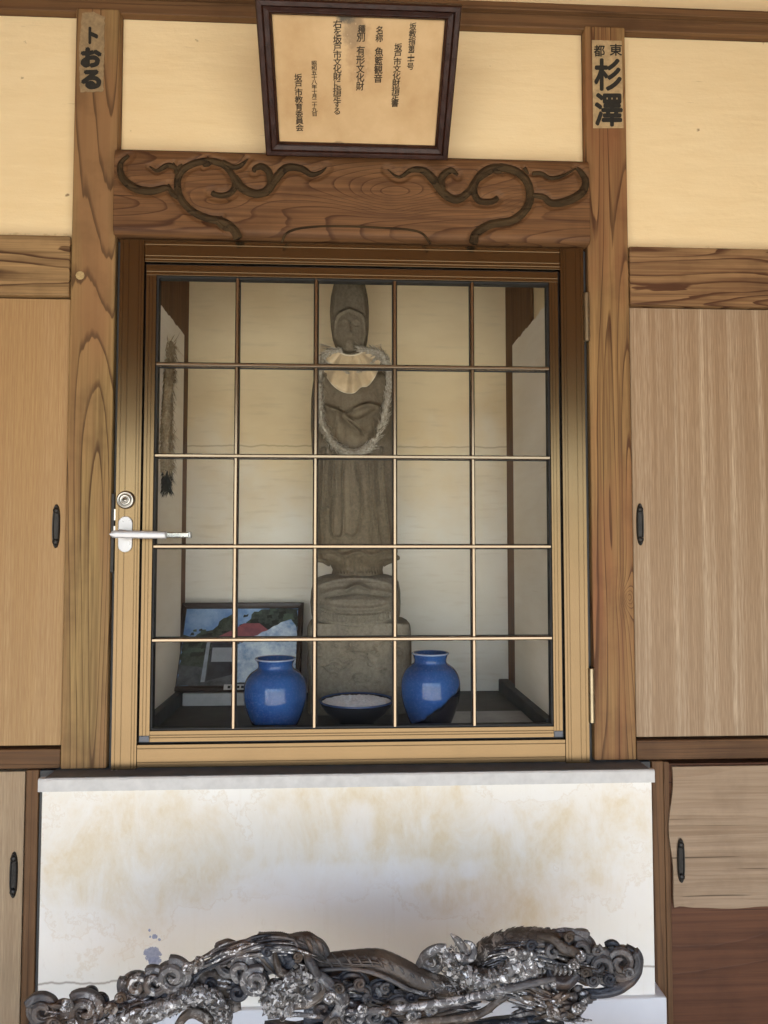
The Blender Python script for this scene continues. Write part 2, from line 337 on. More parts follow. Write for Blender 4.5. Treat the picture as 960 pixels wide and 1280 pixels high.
# ================================================================== setting
def struct(o): o['kind'] = 'structure'; return o
X0, X1 = -2.2, 2.3
LP, RP = (-.692, -.583), (.620, .727)
GZ = -1.5
g = struct(pydata('ground', [(-60,-60,GZ),(60,-60,GZ),(60,40,GZ),(-60,40,GZ)], [(0,1,2,3)], M_ground))
struct(box('porch_floor', X0, X1, -2.9, .05, GZ-.1, GZ+.02, M_ground, bevel=.01))
# porch roof: boards laid on rafters, sloping down to the eave
roof = empty('porch_roof', (0,0,1.7), 'wooden porch roof of boards on rafters in front of the wall', 'porch roof')
def slope(y): return 1.72 + (y)*.155
for i in range(18):
    ya, yb = .1-i*.185, .1-(i+1)*.185+.004
    V = [(X0,ya,slope(ya)),(X1,ya,slope(ya)),(X1,yb,slope(yb)),(X0,yb,slope(yb))]; V += [(a,b,c+.02) for a,b,c in V]
    pydata('board', V, [(0,1,2,3),(7,6,5,4),(0,4,5,1),(1,5,6,2),(2,6,7,3),(3,7,4,0)], M_ceil, roof, bevel=.002)
for i in range(10):
    x = X0+.2+i*.45
    V = [(x,.1,slope(.1)-.062),(x+.05,.1,slope(.1)-.062),(x+.05,-3.15,slope(-3.15)-.062),(x,-3.15,slope(-3.15)-.062)]; V += [(a,b,c+.06) for a,b,c in V]
    pydata('rafter', V, [(0,1,2,3),(7,6,5,4),(0,4,5,1),(1,5,6,2),(2,6,7,3),(3,7,4,0)], M_ceil, roof, bevel=.003)
box('sky_blocking_beam', X0, X1, -3.10, -2.98, .72, 1.20, M_ceil, roof)  # unseen beam added to cut the low sky out of light and reflections
roof['kind'] = 'structure'
struct(boxes('porch_side_wall_left', [(X0, X0+.07, -3.0+i*.333, -3.0+(i+1)*.333-.004, GZ+.02, 1.66) for i in range(9)], M_brownz, None, .003)); struct(boxes('porch_side_wall_right', [(X1-.07, X1, -3.0+i*.333, -3.0+(i+1)*.333-.004, GZ+.02, 1.66) for i in range(9)], M_brownz, None, .003)); del roof['category']; 
# plaster fields of the timber wall
struct(box('wall_upper_left', X0, LP[0]-.001, .030, .09, .70, 1.366, M_cream))
struct(box('wall_upper_middle', LP[1]+.001, RP[0]-.001, .028, .09, .95, 1.366, M_cream_mid))
struct(box('wall_upper_right', RP[1]+.001, X1, .030, .09, .70, 1.366, M_cream))
struct(box('wall_top_band', X0, X1, .034, .09, 1.42, 1.85, M_cream))
struct(box('backing_wall_left', X0, -.60, .095, .7, GZ, 1.85, M_brown))
struct(box('backing_wall_right', .62, X1, .095, .7, GZ, 1.85, M_brown))
struct(box('wall_below_window', -.714, .744, -.050, .094, -1.3, -.566, M_white, bevel=.003))
struct(box('plinth', -.716, .766, -.064, .09, GZ, -1.073, M_plinth, bevel=.004))
# niche shell
NB = .65
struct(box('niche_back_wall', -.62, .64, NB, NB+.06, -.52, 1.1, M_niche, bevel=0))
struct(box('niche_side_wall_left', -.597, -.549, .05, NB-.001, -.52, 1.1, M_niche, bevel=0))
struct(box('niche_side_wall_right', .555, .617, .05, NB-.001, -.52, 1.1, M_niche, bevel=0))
struct(box('niche_ceiling', -.60, .62, .05, NB, 1.0, 1.05, M_nichewood))
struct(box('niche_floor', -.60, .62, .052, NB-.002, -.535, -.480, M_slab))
# ================================================================== timber
def timber(name, b, mat, label, cat, group=None, bevel=.003):
    return tag(box(name, *b, mat, None, bevel), label, cat, group)
timber('wooden_post', (*LP, 0, .12, -.534, 1.372), M_post_l, 'weathered wooden post left of the glazed door, paper slip at its top', 'post', 'posts beside the glazed door', .004)
timber('wooden_post', (*RP, 0, .12, -.531, 1.372), M_post_r, 'reddish wooden post right of the glazed door, beside the hinges', 'post', 'posts beside the glazed door', .004)
tb = timber('top_beam', (X0, X1, .006, .10, 1.366, 1.424), M_top, 'long brown wooden beam across the top of the wall', 'beam', None, .003)
box('beam_lip', X0, X1, -.012, .004, 1.400, 1.421, M_top, tb)
timber('side_rail', (X0, LP[0]-.0015, -.004, .09, .627, .779), M_rail_l, 'strongly grained wooden rail at the left, above the orange board', 'beam', 'side rails between plaster and boards')
timber('side_rail', (RP[1]+.0015, X1, -.004, .09, .629, .782), M_rail_r, 'strongly grained wooden rail at the right, above the striped board', 'beam', 'side rails between plaster and boards')
timber('middle_rail', (X0, LP[0]-.0015, .002, .09, -.532, -.486), M_brown, 'brown wooden rail under the left orange board', 'rail', 'rails under the boards')
timber('middle_rail', (RP[1]+.0015, X1, .002, .09, -.532, -.484), M_brown, 'brown wooden rail under the right striped board', 'rail', 'rails under the boards')
timber('lower_jamb', (-.772, -.742, .0, .09, GZ, -.535), M_brownz, 'narrow brown upright left of the white lower wall', 'upright', 'uprights beside the white lower wall')
timber('lower_jamb', (.765, .795, .0, .09, GZ, -.535), M_brownz, 'narrow brown upright right of the white lower wall', 'upright', 'uprights beside the white lower wall')
struct(box('filler_left', -.741, -.60, .004, .09, GZ, -.537, M_jamb)); struct(box('filler_right', .70, .764, .006, .094, GZ, -.537, M_jamb))
# boards
def pull(parent, X, Z, Y, h=.108, wd=.019, rot=0):
    prof = []; V, Fc = [], []
    n = 40
    rings = [(1.0, .0), (1.0, -.003), (.86, -.0055), (.66, -.005), (.55, -.0014), (.45, -.0010)]
    for (s, y) in rings:
        for i in range(n):
            a = 2*math.pi*i/n; sx = math.cos(a); sz = math.sin(a)
            # pointed oval with straight waist
            tz = abs(sz)**.8*math.copysign(1, sz); ww = (abs(sx)**.75)*math.copysign(1, sx)*(1-.18*abs(tz)**6)
            V.append((X+ww*wd/2*s, Y+y, Z+tz*h/2*(1-(1-s)*.35)))
    for j in range(len(rings)-1):
        for i in range(n): Fc.append((j*n+i, j*n+(i+1) % n, (j+1)*n+(i+1) % n, (j+1)*n+i))
    Fc.append(tuple(range((len(rings)-1)*n, len(rings)*n)))
    o = pydata('handle', V, Fc, M_iron, parent, False)
    for s in (-1, 1):
        lv, lf = lathe_data([(0.0,0), (.0075,0), (.0068,-.003), (.003,-.0048), (0.0,-.005)], 0, 0, 14)
        pydata('rivet_cap', [(X+a, Y-.004+c, Z+s*h*.36+b) for a,b,c in lv], lf, M_iron, o, True)
    return o
bl = tag(box('veneer_board', X0, LP[0]-.004, .014, .09, -.480, .624, M_ven_l), 'smooth orange brown sliding board at the left with a dark pull', 'sliding door', 'tall boards at both sides'); pull(bl, -.7185, .054, .014)
br = tag(box('veneer_board', RP[1]+.005, X1, .014, .09, -.478, .626, M_ven_r), 'pale striped sliding board at the right with a dark pull', 'sliding door', 'tall boards at both sides'); pull(br, .7505, .061, .014)
dl = tag(box('lower_door', X0, -.779, .012, .09, GZ+.03, -.541, M_lowdoor), 'pale wooden lower door at the lower left corner with a dark pull', 'door'); pull(dl, -.800, -.785, .012)
dr = tag(box('lower_board', .812, X1, .012, .09, GZ+.03, -.545, M_darkbrown), 'dark reddish wooden lower door at the lower right corner', 'door')
box('trim', .797, .8105, .004, .09, GZ+.02, -.538, M_brownz, dr)
# loose plywood sheet: wavy cut edges
def sheet():
    top = -.549; V, Fc = [], []
    nx, nz = 40, 24
    def left(s): return .817-.006*math.sin(s*3.3)-.008*s**2*(1-s)*3+.004*math.sin(s*11)
    def bot(x): return -.905+.010*math.sin((x-.8)*9)+.004*math.sin(x*31)+(.012*math.exp(-((x-.82)/.03)**2))
    for side in (0, 1):
        for j in range(nz+1):
            for i in range(nx+1):
                s = j/nz; x = left(s)+(1.30-left(s))*i/nx; z = top+(bot(x)-top)*s
                y = -.001-.004*s*math.sin(x*12)-.006*s + (.006 if side else 0)
                V.append((x, y, z))
    st = (nx+1)*(nz+1)
    for j in range(nz):
        for i in range(nx):
            a = j*(nx+1)+i; Fc.append((a, a+nx+1, a+nx+2, a+1)); Fc.append((st+a, st+a+1, st+a+nx+2, st+a+nx+1))
    for i in range(nx): a = nz*(nx+1)+i; Fc.append((a, st+a, st+a+1, a+1)); Fc.append((i, i+1, st+i+1, st+i))
    for j in range(nz): a = j*(nx+1); Fc.append((a, st+a, st+a+nx+1, a+nx+1))
    return V, Fc
V, Fc = sheet(); ps = tag(pydata('plywood_sheet', V, Fc, M_ply, None, False), 'loose plywood sheet with a wavy edge over the lower right door', 'plywood sheet')
pull(ps, .832, -.777, -.006)
# grey slab and white ledge
sl_ = tag(box('stone_ledge', -.706, .738, -.056, .11, -.5635, -.5365, plain('grey_ledge_stone', (.17,.17,.165), .65, var=.35, vs=14, bump=.001), None, .002), 'dark grey slab under the glazed door with a chipped white front edge', 'ledge')
rng = random.Random(3)
def ledge_front():
    V, Fc = [], []; n = 260; xa, xb = -.719, .747
    for i in range(n+1):
        x = xa+(xb-xa)*i/n; c = max(0, mnoise.noise(Vector((x*22, 0, 0)))-.25)*.012 + rng.random()*.0006; d = rng.random()*.0006
        V += [(x,-.0605,-.568+d), (x,-.0605,-.5405-c), (x,-.0575,-.5375-c*.4), (x,-.045,-.5375-.0002), (x,-.045,-.568)]
    for i in range(n):
        for k in range(5): a = i*5; Fc.append((a+k, a+(k+1) % 5, a+5+(k+1) % 5, a+5+k))
    Fc += [(4,3,2,1,0), tuple(n*5+k for k in range(5))]
    return V, Fc
V, Fc = ledge_front(); pydata('painted_edge', V, Fc, M_ledge, sl_)
# ================================================================== carved lintel beam
cb = empty('carved_beam', (.016, -.03, .89), 'wide brown lintel beam carved with scrolling vines above the glazed door', 'beam')
def zl(pts, left): return [((140 if left else 440)+a/3.2, 180+b/3.2) for a, b in pts]
VINES = [
 (1, [(505,378),(492,350),(462,322),(428,306),(380,297),(320,268),(280,225),(262,175),(268,125),(305,88),(375,68),(440,80),(478,118),(492,160),(478,192),(445,206),(412,202),(400,194)], 4.6, 3.5, 2.6),
 (1, [(440,75),(485,92),(515,86),(542,60)], 3.5, 2.6, .5),
 (1, [(488,135),(520,175),(570,198),(618,188),(650,145),(695,97),(755,98),(798,122),(835,112),(857,94)], 4.6, 4.2, .5),
 (1, [(600,200),(632,165),(628,115),(600,90),(572,98),(568,112)], 3.8, 3.6, 1.6),
 (1, [(66,45),(34,80),(42,135),(95,178),(160,188),(215,175),(240,188)], 1.6, 4.2, 2.0),
 (1, [(150,90),(180,106),(222,85),(252,95),(262,118)], .6, 2.6, 3.0),
 (1, [(440,290),(425,312),(450,335),(480,345)], 1.2, 3.0, 1.5), (1, [(225,160),(240,195),(262,215)], .8, 3.0, 2.0),
 (1, [(382,50),(386,75),(365,88)], .6, 3.0, 1.0), (1, [(245,75),(258,100),(280,80)], .8, 2.4, .8),
 (0, [(485,398),(497,358),(555,322),(635,308),(688,270),(712,218),(702,155),(660,112),(598,94),(540,104),(502,138),(487,185),(508,226),(558,230),(583,215)], 4.4, 4.2, 2.8),
 (0, [(142,102),(188,132),(238,104),(288,108),(330,148),(368,198),(420,222),(468,190),(500,142),(560,105)], .5, 4.4, 3.0),
 (0, [(362,188),(358,135),(395,106),(424,124)], 3.8, 3.6, 1.2),
 (0, [(722,205),(765,212),(800,236),(860,228),(918,195),(935,150),(915,112),(898,96)], 2.4, 4.4, 1.4),
 (0, [(722,118),(758,118),(795,136),(845,126),(895,98)], 2.2, 2.0, .6), (0, [(700,112),(690,95),(705,120)], .8, 2, 1.0),
 (0, [(570,82),(575,105),(600,112)], .8, 2.6, 1.0), (0, [(560,312),(540,330),(520,345)], 2, 3, 1),
]
def seg_d(X, Z, path):
    d = np.full(X.shape, 1e9)
    for (a, b) in zip(path[:-1], path[1:]):
        ax_, az = a; bx_, bz = b; L = (bx_-ax_)**2+(bz-az)**2+1e-12
        t = np.clip(((X-ax_)*(bx_-ax_)+(Z-az)*(bz-az))/L, 0, 1); d = np.minimum(d, np.hypot(X-ax_-t*(bx_-ax_), Z-az-t*(bz-az)))
    return d
def lintel():
    """front face as a grid so that the vine reliefs sit in shallow cut hollows"""
    nx, nz = 700, 130; xa, xb, za, zb = -.5815, .6175, .7795, .999; V, Fc = [], []
    for j in range(nz+1):
        for i in range(nx+1):
            x = xa+(xb-xa)*i/nx; z = za+(zb-za)*j/nz
            y = -.028
            e = min(j/nz, 1-j/nz)*(zb-za); y += .010*math.exp(-(e/.006)**1.3)
            if zb-z < .032: y += .006*(1-(zb-z)/.032)
            y += .0012*mnoise.noise(Vector((x*9, z*22, 0)))
            V.append((x, y, z))
    A = np.array(V); R_ = np.zeros(len(A)); ds = np.full(len(A), 1e9)
    for left, pts, ra, rm, rb in VINES:
        q = cr(zl(pts, left), 5*len(pts)); path = [(p.x, p.z) for p in (P(u, v, -.029) for u, v in q)]
        ds = np.minimum(ds, seg_d(A[:,0], A[:,2], path)/max(ra, rm))
    A[:,1] += .0065*np.exp(-(ds/.0034)**4); V = [tuple(p) for p in A]
    k = len(V); V += [(xa,.06,za),(xb,.06,za),(xb,.06,zb),(xa,.06,zb)]
    W = nx+1
    for j in range(nz):
        for i in range(nx): a = j*W+i; Fc.append((a, a+1, a+W+1, a+W))
    Fc.append(tuple([k+1, k] and list(range(nx, -1, -1))+[k, k+1])); Fc.append(tuple(list(range(nz*W, nz*W+W))+[k+2, k+3]))
    Fc.append(tuple([i*W for i in range(nz+1)]+[k+3, k])); Fc.append(tuple([i*W+nx for i in range(nz, -1, -1)]+[k+1, k+2])); Fc.append((k, k+3, k+2, k+1))
    return V, Fc
V, Fc = lintel(); pydata('beam_face', V, Fc, M_beam, cb, True)
for left, pts, ra, rm, rb in VINES:
    px = cr(zl(pts, left), 14*len(pts)); n = len(px)
    path = [P(u, v, -.0245) for u, v in px]
    rad = [(ra+(rm-ra)*min(1, 2.5*i/n) if i < n*.5 else rm+(rb-rm)*((i/n-.5)*2)**1.6)*.0024 for i in range(n)]
    pydata('vine_scroll', *sweep(path, [q*.88 for q in rad], 18, .20, 2, .8, .08, 120), M_vine, cb, True)
for pts in ([(352,303),(358,292),(372,286),(400,283),(440,283),(480,285),(510,287),(528,292),(538,305)],):
    px = cr(pts, 60); pydata('arch_line', *sweep([P(u, v, -.0285) for u, v in px], [.0030]*60, 8, 0, 1, .8), M_vine, cb, True)
lv, lf = lathe_data([(0.0,0), (.0035,0), (.003,-.001), (0.0,-.0012)], 0, 0, 10)
peg = P(100, 344, -.0015); pydata('wooden_peg', [(peg.x+a*3.2, -.0006+c, peg.z+b*3.2) for a, b, c in lv], lf, plain('pale_peg_wood', (.55,.40,.18), .6, var=.5, vs=300), bpy.data.objects['wooden_post'])
# ================================================================== glazed door
DX0, DX1, DZ0, DZ1 = -.570, .606, -.5355, .7745
door = empty('glazed_door', (DX0, 0, DZ0), 'bronze aluminium glazed door with a grid of bars closing the niche', 'door')
struct(boxes('door_jamb', [(LP[1]+.0005, -.5745, .020, .13, -.536, .776), (.6105, RP[0]-.0005, .020, .13, -.536, .776)], M_jamb, None, .001))
def gro(a, b, y0, y1, gs, gw=.0016, gd=.0009):
    """closed profile: flat face at y0 with narrow grooves at positions gs"""
    p = [(a, y1), (a, y0)]
    for q in sorted(gs): p += [(q-gw/2, y0), (q-gw/2, y0+gd), (q+gw/2, y0+gd), (q+gw/2, y0)]
    return p+[(b, y0), (b, y1)]
extrude_profile('stile', gro(DX0, -.510, -.004, .04, [-.562, -.548, -.523, -.516]), DZ0, DZ1, 'Z', M_alz, door)
extrude_profile('stile', gro(.546, DX1, -.004, .04, [.553, .560, .585, .598]), DZ0, DZ1, 'Z', M_alz, door)
extrude_profile('rail', gro(.718, DZ1, -.001, .038, [.733, .762, .724]), -.5095, .5455, 'X', M_alx, door)
extrude_profile('rail', gro(DZ0+.003, -.478, -.001, .038, [-.487, -.520]), -.5095, .5455, 'X', M_alx, door)
boxes('gasket', [(-.5095,-.506,.012,.036,-.477,.717), (.5405,.5455,.012,.036,-.477,.717), (-.506,.5405,.012,.036,.712,.717), (-.506,.5405,.012,.036,-.477,-.4725)], M_black, door, 0)
extrude_profile('inner_stile', gro(-.506, -.481, .002, .034, [-.498, -.490], .0014), -.457, .685, 'Z', M_alz, door)
extrude_profile('inner_stile', gro(.518, .5405, .002, .034, [.524, .532], .0014), -.457, .685, 'Z', M_alz, door)
extrude_profile('inner_rail', gro(.6855, .712, .002, .034, [.694], .0016), -.506, .5405, 'X', M_alx, door)
extrude_profile('inner_rail', gro(-.4725, -.446, .003, .034, [-.462, -.456], .0016), -.481, .518, 'X', M_alx, door)
box('corner_block', -.506, -.4812, .0015, .03, -.4720, -.4575, M_corner, door); box('corner_block', .5182, .5405, .0015, .03, -.4720, -.4575, M_corner, door)
boxes('glazing_bead', [(-.481,-.477,.010,.034,-.446,.6855), (.514,.518,.010,.034,-.446,.6855), (-.477,.514,.010,.034,.6815,.6855), (-.477,.514,.010,.034,-.446,-.442)], M_black, door, 0)
def muntin(axis, c, a0, a1, y):
    r = .0052
    pr = [(c-r, y+.014), (c-r, y+.0025), (c-r+.0025, y), (c+r-.0025, y), (c+r, y+.0025), (c+r, y+.014)]
    extrude_profile('muntin', pr, a0, a1, axis, M_mun, door, .0004)
for x in (-.280, -.081, .1195, .319): muntin('Z', x, -.444, .684, .0085)
for z in (.461, .2305, .004, -.2265): muntin('X', z, -.479, .516, .0045)
boxes('glazing_seal', [(x-.0068, x+.0068, .0225, .0255, -.442, .6815) for x in (-.280,-.081,.1195,.319)]+[(-.477, .514, .0215, .0252, z-.0068, z+.0068) for z in (.461,.2305,.004,-.2265)], M_black, door, 0)
box('glass_pane', -.480, .517, .026, .031, -.444, .684, M_glass, door, 0)
# lock, lever, hinges
def disc(name, X, Z, prof, mat, parent, n=40, sx=1, sz=1):
    lv, lf = lathe_data(prof, 0, 0, n); return pydata(name, [(X+a*sx, c, Z+b*sz) for a, b, c in lv], lf, mat, parent, True)
lk = disc('lock_cylinder', -.545, .1185, [(.0225,-.004),(.0225,-.007),(.020,-.012),(.0165,-.0135),(.016,-.010),(.0145,-.010),(.014,-.0145),(.0085,-.016),(.008,-.0135),(.0065,-.0135),(.006,-.0158),(0.0,-.016)], M_steel, door)
box('keyhole', -.5485, -.5415, -.0172, -.0150, .1170, .1200, M_black, lk, 0)
hd = empty('lever_handle', (-.545, -.004, .034), None, None); hd.parent = door; hd.matrix_parent_inverse = Matrix.Translation(-Vector(door.location))
def capsule(X, Z, w, h, y0, y1, n=24):
    pts = [(X+w/2*math.cos(a), Z+(h/2-w/2)+w/2*math.sin(a)) for a in np.linspace(0, math.pi, n)]+[(X+w/2*math.cos(a), Z-(h/2-w/2)+w/2*math.sin(a)) for a in np.linspace(math.pi, 2*math.pi, n)]
    k = len(pts); V = [(x, y0, z) for x, z in pts]+[(x, y1, z) for x, z in pts]
    return V, [tuple(range(k)), tuple(range(2*k-1, k-1, -1))]+[(i, k+i, k+(i+1) % k, (i+1) % k) for i in range(k)]
def sub(o, parent):
    o.parent = parent; o.matrix_parent_inverse = Matrix.Translation(-(Vector(door.location)*0+Vector(parent.location))); return o
rose = pydata('rose_plate', *capsule(-.5445, .034, .034, .088, -.0085, -.0035), M_lever, None, False, .0012); sub(rose, hd)
ax = np.array([(-.545,-.008,.036),(-.545,-.035,.036),(-.543,-.050,.036)]); 
sub(pydata('spindle_neck', *sweep(cr(ax, 10), [.009]*10, 16), M_lever, None, True), hd)
def lever():
    V, Fc = [], []; n = 26
    xs = np.linspace(-.567, -.436, n)
    for i, x in enumerate(xs):
        s = i/(n-1); h = (.0085 if s > .12 else .0085*math.sqrt(1-((.12-s)/.12)**2)+.001)*(1+.12*math.sin(s*3)); d = .0055
        yc = -.052+.012*s**2; zc = .0335-.002*s
        for a in range(14):
            q = 2*math.pi*a/14; cxx = abs(math.cos(q))**.6*math.copysign(1, math.cos(q)); szz = abs(math.sin(q))**.6*math.copysign(1, math.sin(q))
            V.append((x, yc+d*cxx, zc+h*szz))
    for i in range(n-1):
        for a in range(14): Fc.append((i*14+a, i*14+(a+1) % 14, (i+1)*14+(a+1) % 14, (i+1)*14+a))
    Fc += [tuple(range(14)), tuple(range(n*14-1, n*14-15, -1))]; return V, Fc
V, Fc = lever(); sub(pydata('lever', V, Fc, M_lever, None, True), hd)
# inner lever seen through the pane
ih = box('inner_lever', -.470, -.398, .062, .074, .026, .041, M_steel, door, .003); box('inner_lever_tip', -.404, -.397, .045, .062, .0255, .0415, M_lever, ih, .002)
for za, zb in ((.530, .657), (-.437, -.300)):
    h = disc('hinge', 0, 0, [(0, 0)], M_brass, door, 3) if False else None
    rr = .0082; ns = 20; V, Fc = [], []
    zs = [za, (za+zb)/2-.0008, (za+zb)/2+.0008, zb]; rs = [(zs[0], rr*.7), (zs[0]+.002, rr), (zs[1], rr), (zs[1], rr*.8), (zs[2], rr*.8), (zs[2], rr), (zs[3]-.002, rr), (zs[3], rr*.7)]
    lv, lf = lathe_data([(r, z) for z, r in rs], .6125, -.004, ns)
    h = pydata('hinge', lv, lf, M_brass, door, False)
    h.data.polygons.foreach_set('use_smooth', [True]*len(h.data.polygons))
    m_ = h.modifiers.new('edge', 'EDGE_SPLIT'); m_.split_angle = math.radians(40)
st = box('strike_plate', -.5830, -.5750, .004, .0195, -.06, .135, M_iron, door, .001)
box('latch_bolt', -.5760, -.5705, .002, .016, .068, .097, M_steel, st, .001); box('latch_bolt', -.5765, -.5705, .002, .016, .030, .055, M_steel, st, .001)
for x in (-.567, -.556): lv, lf = lathe_data([(0,0),(.0022,0),(.0016,.0016),(0,.002)], x, -.006, 10); pydata('drip_screw', [(a,b,-.5360-c) for a,b,c in lv], lf, M_steel, door, True)
# ================================================================== writing
def glyphs(body, mat, parent, place, name='inscription', bold=0.0, emb=.0006):
    """place: list of (char, centre, right vector * width, up vector * height); all characters of one inscription make one part"""
    V, Fc = [], []
    for ch, c, rx, uz in place:
        cu = bpy.data.curves.new('glyph', 'FONT'); cu.body = ch; cu.resolution_u = 4
        o = bpy.data.objects.new('glyph', cu); COL.objects.link(o)
        dg = bpy.context.evaluated_depsgraph_get(); me = bpy.data.meshes.new_from_object(o.evaluated_get(dg))
        bpy.data.objects.remove(o); bpy.data.curves.remove(cu)
        q = np.array([v.co[:] for v in me.vertices]); lo, hi = q.min(0), q.max(0); k = len(V)
        if place_fit: q = (q-(lo+hi)/2)/np.maximum(hi-lo, 1e-4)
        else: q = (q-np.array([.5, .36, 0]))
        nrm = rx.cross(uz).normalized()
        for n_, (sx, sy) in enumerate([(0,0)]+([(math.cos(j*math.pi/3+.3), math.sin(j*math.pi/3+.3)) for j in range(6)] if bold else [])):
            k = len(V); V += [tuple(c+rx*(a*(1-2*bold*place_fit)+sx*bold)+uz*(b*(1-2*bold*place_fit)+sy*bold)+nrm*(emb+n_*3e-5)) for a, b, _ in q]; Fc += [tuple(i+k for i in p.vertices) for p in me.polygons]
        bpy.data.meshes.remove(me)
    return pydata(name, V, Fc, mat, parent)
M_ink = plain('black_ink', (.02,.018,.012), .7, var=.3, vs=80)
M_ink2 = plain('faded_ink', (.05,.035,.018), .8, var=.4, vs=200)
def slip_mat(name, col):
    t = NT(name); c = t.coord(); n = t.noise(c, 60, 5, .7); cc = t.mix(t.ramp(n, [(.35, 0.0), (.7, .8)]), col, tuple(q*.55 for q in col)); return t.done(cc, .85, spec=.1)
M_slip1 = slip_mat('worn_paper_slip', (.36,.26,.14)); M_slip2 = slip_mat('old_paper_slip', (.52,.38,.20))
place_fit = True
# left slip: ragged worn paper
def quad_px(pts, Y, th=.0012):
    a = [P(u, v, Y) for u, v in pts]; n = len(a); V = a+[Vector((p.x, p.y+th, p.z)) for p in a]
    return V, [tuple(range(n-1, -1, -1)), tuple(range(n, 2*n))]+[(i, (i+1) % n, n+(i+1) % n, n+i) for i in range(n)]
def ragged(pts, amp, step, seed):
    r = random.Random(seed); out = []
    for i in range(len(pts)):
        a, b = pts[i], pts[(i+1) % len(pts)]; L = math.hypot(b[0]-a[0], b[1]-a[1]); n = max(1, int(L/step))
        for k in range(n): out.append((a[0]+(b[0]-a[0])*k/n+r.uniform(-amp, amp), a[1]+(b[1]-a[1])*k/n+r.uniform(-amp, amp)))
    return out
s1 = tag(pydata('paper_slip', *quad_px(ragged([(103,16),(117,15),(124,19),(131,20),(130,70),(129,114),(100,115),(99,60)], .7, 3, 1), -.0016), M_slip1), 'worn paper slip with three brushed kana on the left post', 'paper slip', 'paper slips pasted on the posts')
def rect_place(ch, u0, u1, v0, v1, Y):
    a, b, c = P(u0, v1, Y), P(u1, v1, Y), P(u0, v0, Y); return (ch, a+(b-a)/2+(c-a)/2, b-a, c-a)
glyphs('', M_ink, s1, [rect_place('ト', 110.5, 123, 33.5, 55.5, -.0024), rect_place('お', 100.5, 127.5, 59, 85, -.0024), rect_place('る', 101, 127, 87, 112, -.0024)], 'lettering', .075)
s2 = tag(pydata('paper_slip', *quad_px([(740,50),(777,51),(779.5,160),(741.5,160)], -.0016), M_slip2), 'pale paper slip with bold black characters on the right post', 'paper slip', 'paper slips pasted on the posts')
glyphs('', M_ink, s2, [rect_place('都', 742, 756, 56.5, 71, -.0024), rect_place('東', 762, 777.5, 55, 70, -.0024)], 'small_lettering', .018)
glyphs('', M_ink, s2, [rect_place('杉', 742.5, 777.5, 73, 114, -.0024), rect_place('澤', 743, 778.5, 116, 158.5, -.0024)], 'lettering', .034)
# certificate, leaning out from the wall
Yb, Yt = -.045, -.285
fb = [P(333,191,Yb), P(558,196,Yb)]; 
zb = (fb[0].z+fb[1].z)/2; xl, xr = fb[0].x, fb[1].x
tl = P(318,-5,Yt); Wf = xr-xl; ztop = tl.z
xc = (xl+xr)/2+.001; ang = math.atan2(Yb-Yt, ztop-zb); Hf = math.hypot(Yb-Yt, ztop-zb)
cert = empty('framed_certificate', (xc, Yb, zb), 'dark framed certificate in brushed characters hung leaning out above the door', 'certificate')
UU = Vector((0, -math.sin(ang), math.cos(ang))); RR = Vector((1, 0, 0)); NN = RR.cross(UU)   # NN faces the viewer
def cpt(a, b, c=0.0): return Vector((xc, Yb, zb))+RR*a+UU*b+NN*c
def cbar(name, loop, mat):     # mitred frame side from four (a,b) corners with a stepped profile
    (o0, o1, i1, i0) = loop
    prof = [(0.0, 0.0), (0.0, .022), (.10, .026), (.38, .026), (.48, .019), (.80, .017), (.86, .020), (1.0, .014), (1.0, 0.0)]
    V = []
    for e0, e1 in ((o0, i0), (o1, i1)):
        for s, h in prof: V.append(cpt(e0[0]+(e1[0]-e0[0])*s, e0[1]+(e1[1]-e0[1])*s, h))
    n = len(prof); return pydata(name, V, [tuple(range(n)), tuple(range(2*n-1, n-1, -1))]+[(i, n+i, n+(i+1) % n, (i+1) % n) for i in range(n)], mat, cert, False, .0006)
def px_on(u, v):
    o = Vector((0, -D, 0)); d = P(u, v, 0)-o; q = Vector((xc, Yb, zb)); k = (q-o).dot(NN)/d.dot(NN); p = o+d*k-q
    return p.dot(RR), p.dot(UU)
M_frame = wood('dark_certificate_frame_wood', (.040,.014,.008), (.012,.005,.003), 'Z', 14, 4, 30, (0,0,0), rough=.28, deep=.5, spec=.3)
hw, fwid = Wf/2, .034
il, ir, ib, it = -hw+fwid, hw-fwid, .030, Hf-.030
ob = [(-hw,0),(hw,0),(hw,Hf),(-hw,Hf)]; ibx = [(il,ib),(ir,ib),(ir,it),(il,it)]
for k in range(4): cbar('frame_side', (ob[k], ob[(k+1) % 4], ibx[(k+1) % 4], ibx[k]), M_frame)
